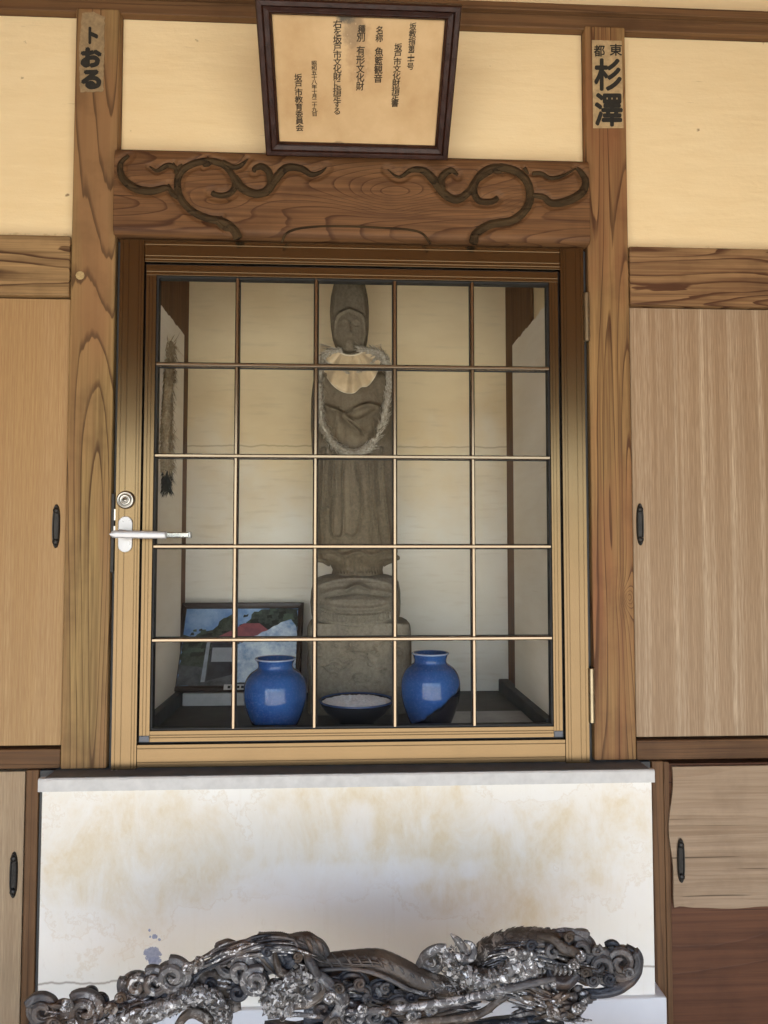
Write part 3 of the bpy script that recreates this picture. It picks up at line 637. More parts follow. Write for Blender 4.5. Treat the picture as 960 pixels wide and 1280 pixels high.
def paper_mat():
    t = NT('old_certificate_paper'); c = t.coord(); o = sepz(t, c)
    n = t.noise(c, 9, 5, .6); f = t.noise(c, 90, 4, .7)
    col = t.mix(t.ramp(n, [(.35, 0.0), (.7, 1.0)]), (.62,.44,.235), (.50,.33,.16))
    wv = t.math('MULTIPLY', t.math('SUBTRACT', t.noise(c, 45, 5, .7), .5), 2.2)
    sp = cpt(*px_on(432, 24)); s2_ = cpt(*px_on(447, 60)); s3 = cpt(*px_on(440, 40))
    def bl_(cx, cz, sx, sz): return blob(t, o, cx, cz, sx, sz, wv)
    col = t.mix(t.math('MULTIPLY', bl_(s2_.x, s2_.z, .035, .07), .5), col, (.33,.2,.1))
    col = t.mix(bl_(sp.x, sp.z, .026, .013), col, (.11,.10,.08)); col = t.mix(t.math('MULTIPLY', bl_(s3.x, s3.z, .03, .03), .45), col, (.16,.13,.09))
    b1 = cpt(*px_on(425, 184)); col = t.mix(t.math('MULTIPLY', bl_(b1.x, b1.z, .02, .006), .6), col, (.18,.12,.07))
    col = t.mix(t.ramp(t.vor(c, 85), [(.12, .5), (.2, 0.0)]), col, t.mix(n, (.72,.56,.34), (.42,.27,.13)))
    return t.done(col, .8, spec=.2)
V = [cpt(il-.004, ib-.004, .008), cpt(ir+.004, ib-.004, .008), cpt(ir+.004, it+.004, .008), cpt(il-.004, it+.004, .008)]; V += [p-NN*.004 for p in V]
pydata('certificate_paper', V, [(0,1,2,3),(7,6,5,4),(0,4,5,1),(1,5,6,2),(2,6,7,3),(3,7,4,0)], paper_mat(), cert)
V = [cpt(-hw+.01, .01, 0), cpt(hw-.01, .01, 0), cpt(hw-.01, Hf-.01, 0), cpt(-hw+.01, Hf-.01, 0)]; V += [p+NN*.0035 for p in V]
pydata('backing_board', V, [(3,2,1,0),(4,5,6,7),(0,1,5,4),(1,2,6,5),(2,3,7,6),(3,0,4,7)], M_brown, cert)
place_fit = False
def column(text, u0, v0, u1, v1, size, pos=None):
    """zoomed photograph coordinates of the first and last character centres"""
    q = lambda u, v: px_on(310+u/3.4286, v/3.4286)
    a, b = q(u0, v0), q(u1, v1); n = len(text); pl = []
    sw = size/3.4286/F*1.70; tall = 1.0 if pos else min(1.0, .95*abs(v1-v0)/(n-1)/size*1.12)
    for i, ch in enumerate(text):
        if ch == ' ': continue
        s = pos[i] if pos else i/(n-1); x = a[0]+(b[0]-a[0])*s; z = a[1]+(b[1]-a[1])*s
        j = random.uniform(-.03, .03)
        pl.append((ch, cpt(x, z, .0088), (RR+UU*.06)*sw*random.uniform(.95,1.08), UU*sw*tall*random.uniform(.92,1.0)+RR*sw*j))
    glyphs('', M_ink2, cert, pl, 'inscription', .018, .0002)
column('坂教指第二十一号', 706, 110, 695, 280, 31, [0, .18, .36, .55, .70, .79, .86, 1])
column('坂戸市文化財指定書', 643, 198, 629, 438, 36)
column('名称', 564, 126, 562, 160, 33); column('魚籃観音', 561, 218, 557, 332, 37)
column('種別', 487, 122, 484, 156, 35); column('有形文化財', 483, 213, 480, 365, 38)
column('右を坂戸市文化財に指定する', 384, 100, 382, 472, 37)
column('昭和五十八年十月二十九日', 284, 266, 286, 484, 25)
column('坂戸市教育委員会', 216, 328, 222, 542, 35)
tag_cord = pydata('hanging_cord', *merge([sweep([cpt(s*.12, Hf*.8, -.002), Vector((xc+s*.03, -.02, zb+.50)), Vector((xc, .028, zb+.56))], [.0015]*3, 6) for s in (-1, 1)]), M_black, cert)
# ================================================================== niche furniture
tag(box('corner_board', -.548, -.538, .20, NB-.002, -.479, .999, M_nichewood), 'dark wooden board in the left back corner of the niche', 'board', 'boards at the niche corners')
tag(box('corner_board', .544, .554, .30, NB-.002, -.479, .999, M_nichewood), 'dark wooden board in the right back corner of the niche', 'board', 'boards at the niche corners')
def side_board(x0, x1, y0, y1, z0, zt, name, label, slope_=0):
    n = 24; prof = [(y0, z0), (y1, z0)]; r = random.Random(5)
    prof += [(y1+(y0-y1)*i/n, zt+r.uniform(-.003, .003)) for i in range(n+1)]
    k = len(prof); V = [(x0, y, z) for y, z in prof]+[(x1, y, z) for y, z in prof]
    return tag(pydata(name, V, [tuple(range(k)), tuple(range(2*k-1, k-1, -1))]+[(i, k+i, k+(i+1) % k, (i+1) % k) for i in range(k)], M_nicheboard, None, False, .001), label, 'panel', 'low plaster panels on the niche sides')
side_board(-.536, -.524, .055, .52, -.44, .682, 'niche_lining', 'pale panel along the left side of the niche, behind the hanging straw')
side_board(.531, .543, .055, .49, -.44, .655, 'niche_lining', 'pinkish panel along the right side of the niche')
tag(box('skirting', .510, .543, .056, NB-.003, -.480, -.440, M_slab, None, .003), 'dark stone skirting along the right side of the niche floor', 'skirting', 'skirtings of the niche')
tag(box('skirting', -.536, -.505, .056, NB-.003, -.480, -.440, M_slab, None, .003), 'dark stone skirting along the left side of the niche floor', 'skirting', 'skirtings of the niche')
tag(box('pale_floor_slab', .22, .505, .060, .30, -.480, -.471, plain('grey_polished_slab', (.28,.28,.29), .35, var=.4, vs=12), None, .0015), 'thin pale grey slab on the niche floor at the right', 'slab')  # thin box, paler than the floor, over its right front part
# statue -------------------------------------------------------------
def stone_mat(name, col, dark):
    t = NT(name); c = t.coord(); a = t.noise(c, 7, 6, .65); b = t.noise(c, 120, 4, .7); d = t.noise(t.mapv(c, (0,0,0), (14,14,2.2)), 1, 5, .6)
    cc = t.mix(t.ramp(a, [(.3, 0.0), (.7, .8)]), col, dark); cc = t.mix(t.ramp(b, [(.35, .4), (.65, 0.0)]), cc, tuple(q*.4 for q in dark))
    cc = t.mix(t.ramp(d, [(.52, 0.0), (.72, .4)]), cc, tuple(min(1, q*1.7) for q in col))
    t.bump(t.math('ADD', b, a), .0025, .8); return t.done(cc, .85, spec=.2)
M_stone = stone_mat('grey_brown_stone', (.215,.175,.122), (.12,.095,.065)); M_stone2 = stone_mat('pedestal_stone', (.25,.22,.17), (.145,.125,.098))
YC = .42
def relief(X, Z, strokes, Y):
    R_ = np.zeros(X.shape)
    for pts, wpx, h in strokes:
        k = (Y+D)/F; q = cr(pts, 8*len(pts)) if len(pts) > 2 else np.array(pts, float)
        path = [(p.x, p.z) for p in (P(u, v, Y) for u, v in q)]
        R_ += 1.45*h*np.exp(-(seg_d(X, Z, path)/(wpx*k))**2)
    return R_
def loft(levels, hd, Y, strokes, nz=150, na=120, ex=2.2, frontY=None, wob=.0015, seed=0):
    """levels: (v, uL, uR[, depth factor]) outline rows of the photograph at distance Y"""
    L = np.array([(l[0], l[1], l[2], l[3] if len(l) > 3 else 1) for l in levels], float)
    tq = np.linspace(0, 2*math.pi, 6001); pw = 2/ex; xq = np.abs(np.cos(tq))**pw*np.sign(np.cos(tq)); yq = np.abs(np.sin(tq))**pw*np.sign(np.sin(tq))
    al = np.concatenate([[0], np.cumsum(np.hypot(np.diff(xq), np.diff(yq)))]); th = np.interp(np.linspace(0, al[-1], na, endpoint=False), al, tq); c_, s_ = np.cos(th), np.sin(th)
    vs = np.linspace(L[0,0], L[-1,0], nz); V = np.zeros((nz, na, 3))
    for j, v in enumerate(vs):
        uL, uR, df = (np.interp(v, L[:,0], L[:,c]) for c in (1, 2, 3)); a, b = P(uL, v, Y), P(uR, v, Y); cx, z, w_ = (a.x+b.x)/2, (a.z+b.z)/2, (b.x-a.x)/2
        V[j,:,0] = cx+w_*np.abs(c_)**(2/ex)*np.sign(c_); V[j,:,1] = Y+hd*df*np.abs(s_)**(2/ex)*np.sign(s_); V[j,:,2] = z
        fr = np.clip(-s_*1.6, 0, 1)
        V[j,:,1] -= relief(V[j,:,0], V[j,:,2], strokes, frontY or Y-hd)*fr
    if wob:
        for j in range(nz):
            for i in range(na):
                p = Vector(V[j,i]); q = mnoise.noise(p*26+Vector((seed,0,0)))*wob+mnoise.noise(p*90)*wob*.4; V[j,i,1] -= q*(1 if V[j,i,1] < Y else -1); V[j,i,0] += q*.5
    Fc = [(j*na+i, (j+1)*na+i, (j+1)*na+(i+1) % na, j*na+(i+1) % na) for j in range(nz-1) for i in range(na)]
    Fc.append(tuple(range(na))); Fc.append(tuple(range(nz*na-1, (nz-1)*na-1, -1)))
    return V.reshape(-1, 3).tolist(), Fc
statue = empty('stone_statue', (.027, YC, -.478), 'tall slender hooded stone statue standing on a carved pedestal in the niche', 'statue')
body_lv = [(330,432,442,.25),(333,426,450,.45),(338,422,452.5,.5),(345,419.5,454,.53),(352,418,455.5,.55),(372,413.5,460,.56),(390,412.3,461.3,.56),(410,413.5,461,.56),(425,416,459.5,.56),(436,420,457,.53),(440,419,458,.55),
 (446,408,470,.62),(455,400,479,.74),(466,394.5,485.5,.86),(480,391,489,.94),(500,389,491,1),(530,388.5,492,1),(560,389.5,493,.98),(600,393,494,.95),(640,396,495,.95),(670,397,495,.97),(690,396,497,1.0),(698,398,494,1.0),(704,412,480,.95),(712,416,478,1.0),(722,413,480,1.05)]
S_body = [
 ([(436,383),(421,390),(417,405),(418,422),(424,434),(437,440),(450,434),(457,421),(458,405),(454,390),(438,383)], 2.2, .007),      # hood rim round the face
 ([(437,398),(437,420)], 14, .012), ([(437,402),(437.5,413)], 1.6, .006), ([(436,414.5),(439,414.5)], 2.4, .006),                  # face, nose
 ([(426,402),(430,403),(434,402)], 1.1, -.003), ([(441,402),(445,403),(449,402)], 1.1, -.003), ([(425,398),(430,396),(435,399)], 1.1, .002), ([(440,399),(445,396),(450,398)], 1.1, .002),
 ([(433,423),(437.5,422),(442,423)], 1.5, .0035), ([(433,421.3),(442,421.3)], .7, -.002), ([(434,430),(441,430)], 3, .003),
 ([(437,388),(437,392)], 2, .002), ([(419,360),(415,395)], 2, .003), ([(455,360),(459,395)], 2, .003), ([(436,340),(436,376)], 6, .003),
 # sleeves and crossed hands
 ([(402,470),(399,500),(403,530),(414,548)], 7, .018), ([(482,470),(487,500),(483,528),(470,545)], 7, .018),
 ([(408,508),(420,513),(432,518),(446,511),(460,506),(474,508)], 3.2, .013), ([(414,514),(426,520),(436,530),(450,541)], 4.5, .014),
 ([(472,512),(458,522),(445,527),(430,522)], 4.5, .012), ([(424,510),(432,516),(440,513)], 1.3, -.006), ([(430,523),(445,533),(455,543)], 1.2, -.006),
 ([(437,527),(446,534)], .9, -.004), ([(440,524),(450,531)], .9, -.004), ([(420,520),(418,545),(424,560)], 2.0, .006), ([(466,525),(468,548),(460,562)], 2, .006),
 # hanging folds of the robe
 ([(405,560),(403,610),(402,632),(408,634)], 2.2, .010), ([(416,560),(416,620),(415,660),(419,671),(428,668),(429,640),(428,600),(430,570)], 1.8, .009), ([(443,570),(452,620),(449,660),(441,671),(432,668)], 1.8, .008),
 ([(466,575),(468,620),(472,660),(476,680)], 2, .009), ([(478,560),(482,610),(486,650),(489,685)], 2, .008), ([(458,560),(460,600),(463,640),(464,680)], 1.6, .006), ([(400,590),(399,640),(402,685)], 2, .006),
 ([(410,575),(409,620)], 1, -.005), ([(437,575),(439,630)], 1.2, -.005), ([(472,570),(476,630)], 1, -.005), ([(421,600),(422,655)], 1, -.004),
 ([(400,690),(414,688),(430,694),(448,690),(465,694),(480,689),(493,691)], 2.4, .009), ([(405,684),(440,681),(488,684)], 1.2, -.004),
 # feet
 ([(434,698),(431,706),(427,714)], 5.5, .008), ([(436,703),(434,714)], 4, .006), ([(455,698),(459,706),(463,714)], 5.5, .008), ([(453,703),(454,714)], 4, .006), ([(444,696),(444,712)], 1.5, -.005),
 ([(450,717),(471,717)], 2.2, .006), ([(419,717.5),(440,717.5)], 2.2, .006)]+[([(a,712),(a+.5,718)], .8, -.004) for a in (423,427,431,435,454,458,462,466,470)]
S_body = [(p, w*1.1, h*.68) if k in range(3, 16) else (p, w, h) for k, (p, w, h) in enumerate(S_body)]
V, Fc = loft(body_lv, .088, YC, S_body, 360, 260, 2.15); pydata('figure', V, Fc, M_stone, statue, True)
# robe tails projecting at both sides just above the feet
for s, pts in ((-1, [(414,702),(404,699),(397,700),(396,703)]), (1, [(478,702),(488,699),(496,697),(498,700)])):
    pydata('robe_tail', *sweep([P(u, v, YC-.01) for u, v in cr(pts, 14)], np.linspace(.016, .004, 14), 12, .08, 2, 1.6, .2, 60), M_stone, statue, True)
fish_lv = [(716,424,470,.3),(718,408,484,.7),(721,398,494,.85),(727,392,498,.95),(738,389,500,1),(752,388,500.5,1.03),(765,389,500,1.03),(774,391,498,.97),(780,395,494,.9),(784,398,490,.85)]
S_fish = [([(396,733),(415,726),(445,722),(475,726),(494,733)], 2, .008), ([(404,742),(420,738),(432,736),(447,732),(462,736),(476,739),(490,742)], 2.4, .010), ([(432,738),(440,733),(447,731),(455,734),(462,738)], 2.2, .014),
 ([(408,748),(430,744),(447,742),(465,744),(486,747)], 1.4, -.012), ([(404,756),(425,760),(447,761),(470,760),(490,755)], 2.6, .012), ([(415,751),(447,750),(480,751)], 2.6, .010), ([(394,758),(420,765),(447,767),(475,765),(497,758)], 1.1, -.006),
 ([(393,776),(420,781),(447,782),(475,781),(496,776)], 2.0, .005)]
S_fish += [([(396+i*3.3, 765+5*math.sin(math.pi*i/30)*.9), (396.6+i*3.3, 773+5*math.sin(math.pi*i/30)*.9)], .75, .006) for i in range(31)]
S_fish = [(p, w*1.15, h*.62) if k < 9 else (p, w, h) for k, (p, w, h) in enumerate(S_fish)]
V, Fc = loft(fish_lv, .118, YC-.005, S_fish, 150, 320, 2.4, seed=3); pydata('fish_pedestal', V, Fc, M_stone2, statue, True)
ped_lv = [(775,390,506),(777,387,510),(781,385.5,511),(800,385,512),(860,386,513),(901,386,514)]
rs = random.Random(12); S_ped = []
for i in range(30):
    u, v = rs.uniform(396,502), rs.uniform(806,868); r = rs.uniform(3,7); a0 = rs.uniform(0,6.28); n = rs.randint(5,8); dr = rs.choice((-1,1))
    S_ped.append(([(u+r*(1-.11*k)*math.cos(a0+dr*k*.9), v+r*(1-.11*k)*math.sin(a0+dr*k*.9)*.8) for k in range(n)], .9, .0045))
for i in range(12):
    u, v = rs.uniform(392,480), rs.uniform(804,870); S_ped.append(([(u,v),(u+9,v-4),(u+17,v+3),(u+26,v-2)], .8, .0038))
S_ped += [([(437,803),(441,812),(446,803)], 2.2, -.004), ([(388,797),(510,797)], 1.2, -.004)]
V, Fc = loft(ped_lv, .115, YC, S_ped, 190, 360, 7, wob=.001, seed=9); pydata('pedestal', V, Fc, M_stone2, statue, True)
# neck bib ------------------------------------------------------------
M_bib = plain('cream_satin', (.62,.48,.30), .38, .0, var=.2, vs=40, bump=.0006, **{'Sheen Weight': .3})
M_trim = plain('cream_braid', (.78,.68,.50), .5)
def bib():
    V, Fc = [], []; na, nr = 60, 16; edge = []; neck = []
    for j in range(nr+1):
        s = j/nr
        for i in range(na+1):
            a = math.radians(-98+196*i/na)
            ru = 15+(38-15)*s; rv = 7+(54-7)*s
            notch = -5*math.exp(-((math.degrees(a)-20)/9)**2)*s
            u = 438.5+math.sin(a)*ru; v = 437.5+math.cos(a)*(rv+notch)
            x_ = (u-440)/50; yb = YC-.088*(0.62+.36*min(1, (v-436)/45))*math.sqrt(max(.12, 1-x_*x_))-.006
            yb -= (.0085*math.sin(a*8+.5)+.005*math.sin(a*15))*s**.7+.012
            p = P(u, v, yb); V.append(p)
            if j == nr: edge.append(p)
            if j == 0: neck.append(p)
    W = na+1
    for j in range(nr):
        for i in range(na): a = j*W+i; Fc.append((a, a+1, a+W+1, a+W))
    return V, Fc, edge, neck
V, Fc, edge, neck = bib(); bo = tag(pydata('neck_bib', V, Fc, M_bib, None, True), 'cream satin bib tied round the neck of the stone statue', 'bib')
sm = bo.modifiers.new('solid', 'SOLIDIFY'); sm.thickness = .0015
pydata('hem', *sweep(edge, [.0016]*len(edge), 6), M_trim, bo, True); pydata('neckband', *sweep(neck, [.0030]*len(neck), 8), M_trim, bo, True)
# straw garlands --------------------------------------------------------
def straw_mat(name, a, b):
    t = NT(name); c = t.coord(); n = t.noise(c, 140, 3, .7); k = t.noise(c, 14, 3)
    return t.done(t.mix(t.ramp(n, [(.3, 0.0), (.7, 1.0)]), t.mix(k, a, tuple(q*.7 for q in a)), b), .75, spec=.2)
M_straw = straw_mat('grey_straw', (.66,.61,.52), (.22,.18,.13)); M_straw2 = straw_mat('pale_straw', (.62,.51,.36), (.26,.19,.11)); M_soot = plain('sooty_straw', (.03,.028,.022), .8)
def tufts(path, rad, n, ln, seed, spread=.55, wd=.0022):
    r = random.Random(seed); path = [Vector(p) for p in path]; V, Fc = [], []
    for i in range(n):
        s = r.random()*(len(path)-1.001); k = int(s); p = path[k].lerp(path[k+1], s-k); t = (path[min(k+2, len(path)-1)]-path[max(k-1, 0)]).normalized()
        q = Vector((r.gauss(0,1), r.gauss(0,1)-.3, r.gauss(0,1))); q = (q-t*q.dot(t)).normalized(); b = t.cross(q)
        rr = rad*r.uniform(.5, 1.05); base = p+q*rr; tw = b*r.uniform(-.5,.5)
        tip = base+(t*(1 if r.random() < .93 else -1)+q*spread*r.uniform(.1,1)+tw).normalized()*ln*r.uniform(.6,1.3)
        w_ = b*wd*r.uniform(.6,1.2); mid = base.lerp(tip, .5)+q*.0015; kk = len(V)
        V += [base-w_*.5, base+w_*.5, mid+w_*.7, mid-w_*.7, tip, base+q*.001]
        Fc += [(kk,kk+1,kk+2,kk+3), (kk+3,kk+2,kk+4)]
    return V, Fc
def gpath(pts, n=90):
    P3 = []
    for u, v in cr(pts, n):
        x_ = min(.97, abs(u-440)/52); yb = YC-.088*(0.6+.40*min(1, max(0, (v-436)/45)))*math.sqrt(1-x_**2*.75)-.014; P3.append(P(u, v, yb))
    return P3
ring = gpath([(428,438),(412,441),(403,450),(400,472),(399.5,498),(402,524),(411,546),(424,560),(438,566),(452,564),(466,553),(477,532),(483,508),(486,482),(485,460),(478,446),(466,440),(450,438)], 130)
inner = gpath([(404,449),(414,457),(426,463),(440,466),(452,463),(463,455),(472,446)], 50)
gl_ = empty('straw_garland', ring[60], 'grey plaited straw garland hung round the neck of the stone statue', 'garland', 'straw garlands')
pydata('rope', *merge([sweep(ring, [.0085]*130, 10, .15, 2, 1, .3, 120, .25), sweep(inner, [.0035]*50, 8, .1, 2, 1, .3, 200, .3)]), M_straw, gl_, True)
tag(pydata('straw', *merge([tufts(ring, .0085, 1900, .024, 4, .8, .0032), tufts(inner, .004, 260, .013, 5, .9, .0016)]), M_straw, gl_), kind='stuff')
wl = [Vector((-.515+.004*math.sin(i*.35), Y_, z)) for i, (Y_, z) in enumerate([(.30,.60),(.29,.55),(.27,.50),(.26,.44),(.25,.38),(.245,.32),(.25,.27),(.262,.225)])]
wl = [Vector(p) for p in cr([tuple(p) for p in wl], 60)]
g2 = empty('straw_garland', wl[0], 'pale straw garland with a sooty tip hanging on the left side of the niche', 'garland', 'straw garlands')
pydata('rope', *sweep(wl, [.004+.012*min(1, i/35) for i in range(60)], 9, .15, 2, 1, .35, 110, .2), M_straw2, g2, True)
tag(pydata('straw', *merge([tufts(wl, .013, 900, .028, 8, .9, .0032), tufts(wl[38:], .02, 350, .028, 9, 1.0)]), M_straw2, g2), kind='stuff')
tip = [wl[-1]+Vector((.002, .004*0, -.012*k)) for k in range(6)]
tag(pydata('sooty_tip', *merge([tufts(tip, .010, 260, .03, 10, .7), sweep(tip, [.009,.011,.010,.008,.006,.002], 8, .2, 2, 1, .5, 200)]), M_soot, g2), kind='stuff')
# vases -----------------------------------------------------------------
def glaze(name, cx, cy, z_low, tilt, soft):
    t = NT(name); c = t.coord(); o = sepz(t, c)
    n = t.noise(c, 9, 4, .6); f = t.noise(c, 170, 4, .7); ru = t.noise(t.mapv(c, (0,0,0), (40,40,6)), 1, 3)
    blue = t.mix(t.ramp(n, [(.3, 0.0), (.7, 1.0)]), (.010,.046,.185), (.020,.085,.265)); blue = t.mix(t.ramp(f, [(.5, 0.0), (.7, .4)]), blue, (.09,.15,.36))
    blue = t.mix(t.ramp(o[2], [(0, 0.0), (1, 0.0)]), blue, blue)
    lim = t.math('ADD', z_low, t.math('MULTIPLY', t.math('SUBTRACT', o[0], cx), tilt)); lim = t.math('ADD', lim, t.math('MULTIPLY', t.math('SUBTRACT', ru, .5), .03))
    k = t.math('DIVIDE', t.math('SUBTRACT', o[2], lim), soft, clamp=True)
    col = t.mix(k, (.006,.006,.012), blue)
    return t.done(col, .06, 0, .38, **{'Coat Weight': .08, 'Coat Roughness': .02})
M_rim = plain('pale_glaze_rim', (.30,.36,.5), .15)
def vase(cx, cy, r, z0, h, rim, neck, mat, label, neckz=.86):
    o = empty('blue_vase', (cx, cy, z0), label, 'vase', 'blue vases before the statue')
    pr = [(0,0),(.62,.0),(.66,.012),(.70,.05),(.80,.15),(.91,.28),(.985,.42),(1.0,.52),(.985,.62),(.92,.71),(.80,.785),(.66,.83)]
    pts = [(a*r, z0+b*h) for a, b in pr]+[(neck*1.04, z0+h*.862), (neck, z0+h*.895), (neck*1.03, z0+h*.93), (rim*.93, z0+h*.965), (rim, z0+h*.985)]
    q = cr([p for p in pts[1:]], 60).tolist()
    outer = [(0.0, z0)]+q+[(rim*.99, z0+h), (rim*.95, z0+h*1.002)]; inn = [(rim*.95, z0+h*1.002), (rim*.88, z0+h*.985), (neck*.86, z0+h*.92), (neck*.85, z0+h*.86), (r*.88, z0+h*.6), (r*.8, z0+h*.3), (0, z0+h*.1)]
    b = lathe('body', outer+inn[1:], cx, cy, mat, o, 64)
    lathe('lip', [(rim*1.0, z0+h*.985), (rim*1.012, z0+h*.993), (rim*.99, z0+h*1.004), (rim*.95, z0+h*1.0055), (rim*.93, z0+h*.996)], cx, cy, M_rim, o, 64)
    return o
vase(-.1905, .150, .0835, -.480, .187, .0545, .0455, glaze('blue_glaze_even', -.19, .15, -.468, -.05, .016), 'evenly blue glazed vase with a dark foot, left of the bowl')
vase(.2262, .170, .0810, -.480, .196, .0505, .0435, glaze('blue_glaze_dipped', .22, .15, -.435, .75, .008), 'deep blue vase with a slanting black dipped base, right of the bowl')
# bowl -------------------------------------------------------------------
M_bowl = plain('black_glaze', (.006,.007,.011), .12, spec=.35); M_salt = plain('white_ash', (.80,.81,.84), .9, var=.35, vs=120, bump=.003, bs=120)
bw = empty('offering_bowl', (.026, .19, -.48), 'black glazed bowl heaped with whitish ash between the two vases', 'bowl')
lathe('bowl_body', [(0,-.480),(.044,-.480),(.047,-.476),(.046,-.470),(.060,-.462),(.080,-.446),(.095,-.428),(.1015,-.416),(.1025,-.413),(.0995,-.412),(.096,-.416),(.085,-.43),(.06,-.447),(0,-.455)], .026, .19, M_bowl, bw, 64)
lathe('blue_rim', [(.1018,-.4155),(.1030,-.4130),(.1012,-.4112),(.0985,-.4115),(.0970,-.4150)], .026, .19, plain('blue_black_glaze', (.03,.06,.16), .12), bw, 64)
def ash():
    V, Fc = [], []; nr, na = 26, 90; r_ = random.Random(2)
    for j in range(nr+1):
        for i in range(na):
            a = 2*math.pi*i/na; r = .094*j/nr; x, y = .026+r*math.cos(a), .19+r*math.sin(a)
            z = -.4185+.006*(1-(j/nr)**2)+.008*mnoise.noise(Vector((x*55, y*55, 1)))*(1-(j/nr)**4)+.005*mnoise.noise(Vector((x*150, y*150, 5))); V.append((x, y, z))
    for j in range(nr):
        for i in range(na): Fc.append((j*na+i, j*na+(i+1) % na, (j+1)*na+(i+1) % na, (j+1)*na+i))
    return V, Fc
tag(pydata('ash', *ash(), M_salt, bw, False), kind='stuff')
# framed photograph --------------------------------------------------------
PB = [P(217.5,864,.46), P(376.5,857.5,.46)]; wdt = .398; pxl, zb_ = -.541, -.4415; pH, pa = .302, math.atan2(.165, .265)
pf = empty('framed_photograph', (pxl+wdt/2, .46, zb_), 'dark framed photograph of a red roofed temple leaning in the niche corner', 'picture')
U2 = Vector((0, math.sin(pa), math.cos(pa))); N2 = Vector((0, -math.cos(pa), math.sin(pa))); O2 = Vector((pxl, .46, zb_)); R2 = Vector((1, 0, 0))
def q2(a, b, c=0.0): return O2+R2*(a*wdt)+U2*(b*pH)+N2*c
M_pframe = plain('dark_brown_frame', (.035,.016,.010), .3, var=.3)
ox, oy = .045, .06; ob = [(0,0),(1,0),(1,1),(0,1)]; ib2 = [(ox,oy),(1-ox,oy),(1-ox,1-oy),(ox,1-oy)]
for k in range(4):
    a, b, c, d = ob[k], ob[(k+1) % 4], ib2[(k+1) % 4], ib2[k]; V = []
    for e0, e1 in ((a, d), (b, c)):
        for s, h in ((0,0),(0,.014),(.3,.018),(.7,.015),(1,.010),(1,0)): V.append(q2(e0[0]+(e1[0]-e0[0])*s, e0[1]+(e1[1]-e0[1])*s, h))
    pydata('frame_side', V, [tuple(range(6)), tuple(range(11,5,-1))]+[(i, 6+i, 6+(i+1) % 6, (i+1) % 6) for i in range(6)], M_pframe, pf, False, .0006)
def flat(name, pts, lift, col, par, rough=.5, var=.3, vs=40, col2=None):
    V = [q2(a, b, lift) for a, b in pts]; t = NT(name+'_print'); c = t.coord(); n = t.noise(c, vs, 5, .7)
    t.done(t.mix(t.ramp(n, [(.35, 0.0), (.65, 1.0)]), col, col2 or tuple(q*(1-var) for q in col)), rough)
    return pydata(name, V, [tuple(range(len(V)))], t.m, par)
ip = lambda u, v: (ox+(1-2*ox)*u, oy+(1-2*oy)*v)
def ipl(L): return [ip(a, b) for a, b in L]
pr_ = flat('photo_print', ipl([(0,0),(1,0),(1,1),(0,1)]), .004, (.12,.25,.55), pf, vs=14, col2=(.35,.5,.75))
flat('tree_shape', ragged(ipl([(0,.18),(.36,.18),(.45,.55),(.40,.92),(.33,.86),(.28,.74),(.17,.70),(.10,.62),(0,.66)]), .012, .03, 3), .0044, (.02,.028,.02), pr_, vs=60, col2=(.08,.10,.08))
flat('tree_shape', ragged(ipl([(.52,.55),(.55,.80),(.60,.95),(.70,1.0),(1.0,1.0),(1.0,.60)]), .012, .03, 4), .0046, (.02,.028,.025), pr_, vs=60, col2=(.07,.09,.08))
flat('roof_shape', ipl([(.20,.55),(.44,.72),(.52,.80),(.66,.80),(.84,.60),(.80,.55)]), .0050, (.36,.10,.12), pr_, vs=22, col2=(.22,.07,.09))
rt = random.Random(8)
for k in range(70):
    a, b = (rt.uniform(0,.42), rt.uniform(.40,.72)) if k < 40 else (rt.uniform(.5,1), rt.uniform(.62,1.0))
    w_ = rt.uniform(.015,.05); flat('leaf_patch', ragged(ipl([(a-w_,b-w_),(a+w_,b-w_*.7),(a+w_*.8,b+w_),(a-w_,b+w_*.6)]), .008, .02, k), .00465+k*2e-6, (.015,.02,.018) if k % 3 else (.09,.13,.10), pr_, vs=90) if b < 1.02-w_ and .02+w_ < a < .98-w_ else None
flat('ground_shape', ragged(ipl([(0,0),(1,0),(1,.22),(.5,.26),(.2,.22),(0,.28)]), .01, .04, 5), .0054, (.13,.14,.16), pr_, vs=30, col2=(.04,.045,.05))
flat('wall_shape', ipl([(.24,.06),(.46,.14),(.50,.55),(.26,.55)]), .0058, (.045,.05,.065), pr_, vs=25, col2=(.02,.02,.03))
flat('window_shape', ipl([(.27,.30),(.45,.30),(.45,.48),(.27,.48)]), .0062, (.45,.48,.55), pr_, vs=6)
flat('post_shape', ipl([(.20,.05),(.235,.05),(.245,.55),(.215,.55)]), .0062, (.40,.44,.52), pr_)
flat('painted_glare_shape', ragged(ipl([(.47,.05),(.62,.03),(1,.02),(1,.74),(.93,.84),(.85,.80),(.72,.70),(.60,.60),(.49,.52)]), .010, .03, 6), .0062, (.80,.90,1.0), pr_, vs=16, col2=(.16,.30,.58))  # glare on the picture glass, painted as a pale flat shape in the print
t_ = glass(); V = [q2(*ip(0,0), .0068), q2(*ip(1,0), .0068), q2(*ip(1,1), .0068), q2(*ip(0,1), .0068)]; pydata('glass_pane', V, [(0,1,2,3)], t_, pf)
V = [q2(.415,.005,.0185), q2(.60,.005,.0185), q2(.60,.060,.0185), q2(.415,.060,.0185)]; V += [p-N2*.002 for p in V]
cp = pydata('caption_plate', V, [(0,1,2,3),(7,6,5,4),(0,4,5,1),(1,5,6,2),(2,6,7,3),(3,7,4,0)], plain('white_caption', (.6,.6,.6), .5), pf)
V, Fc = [], []
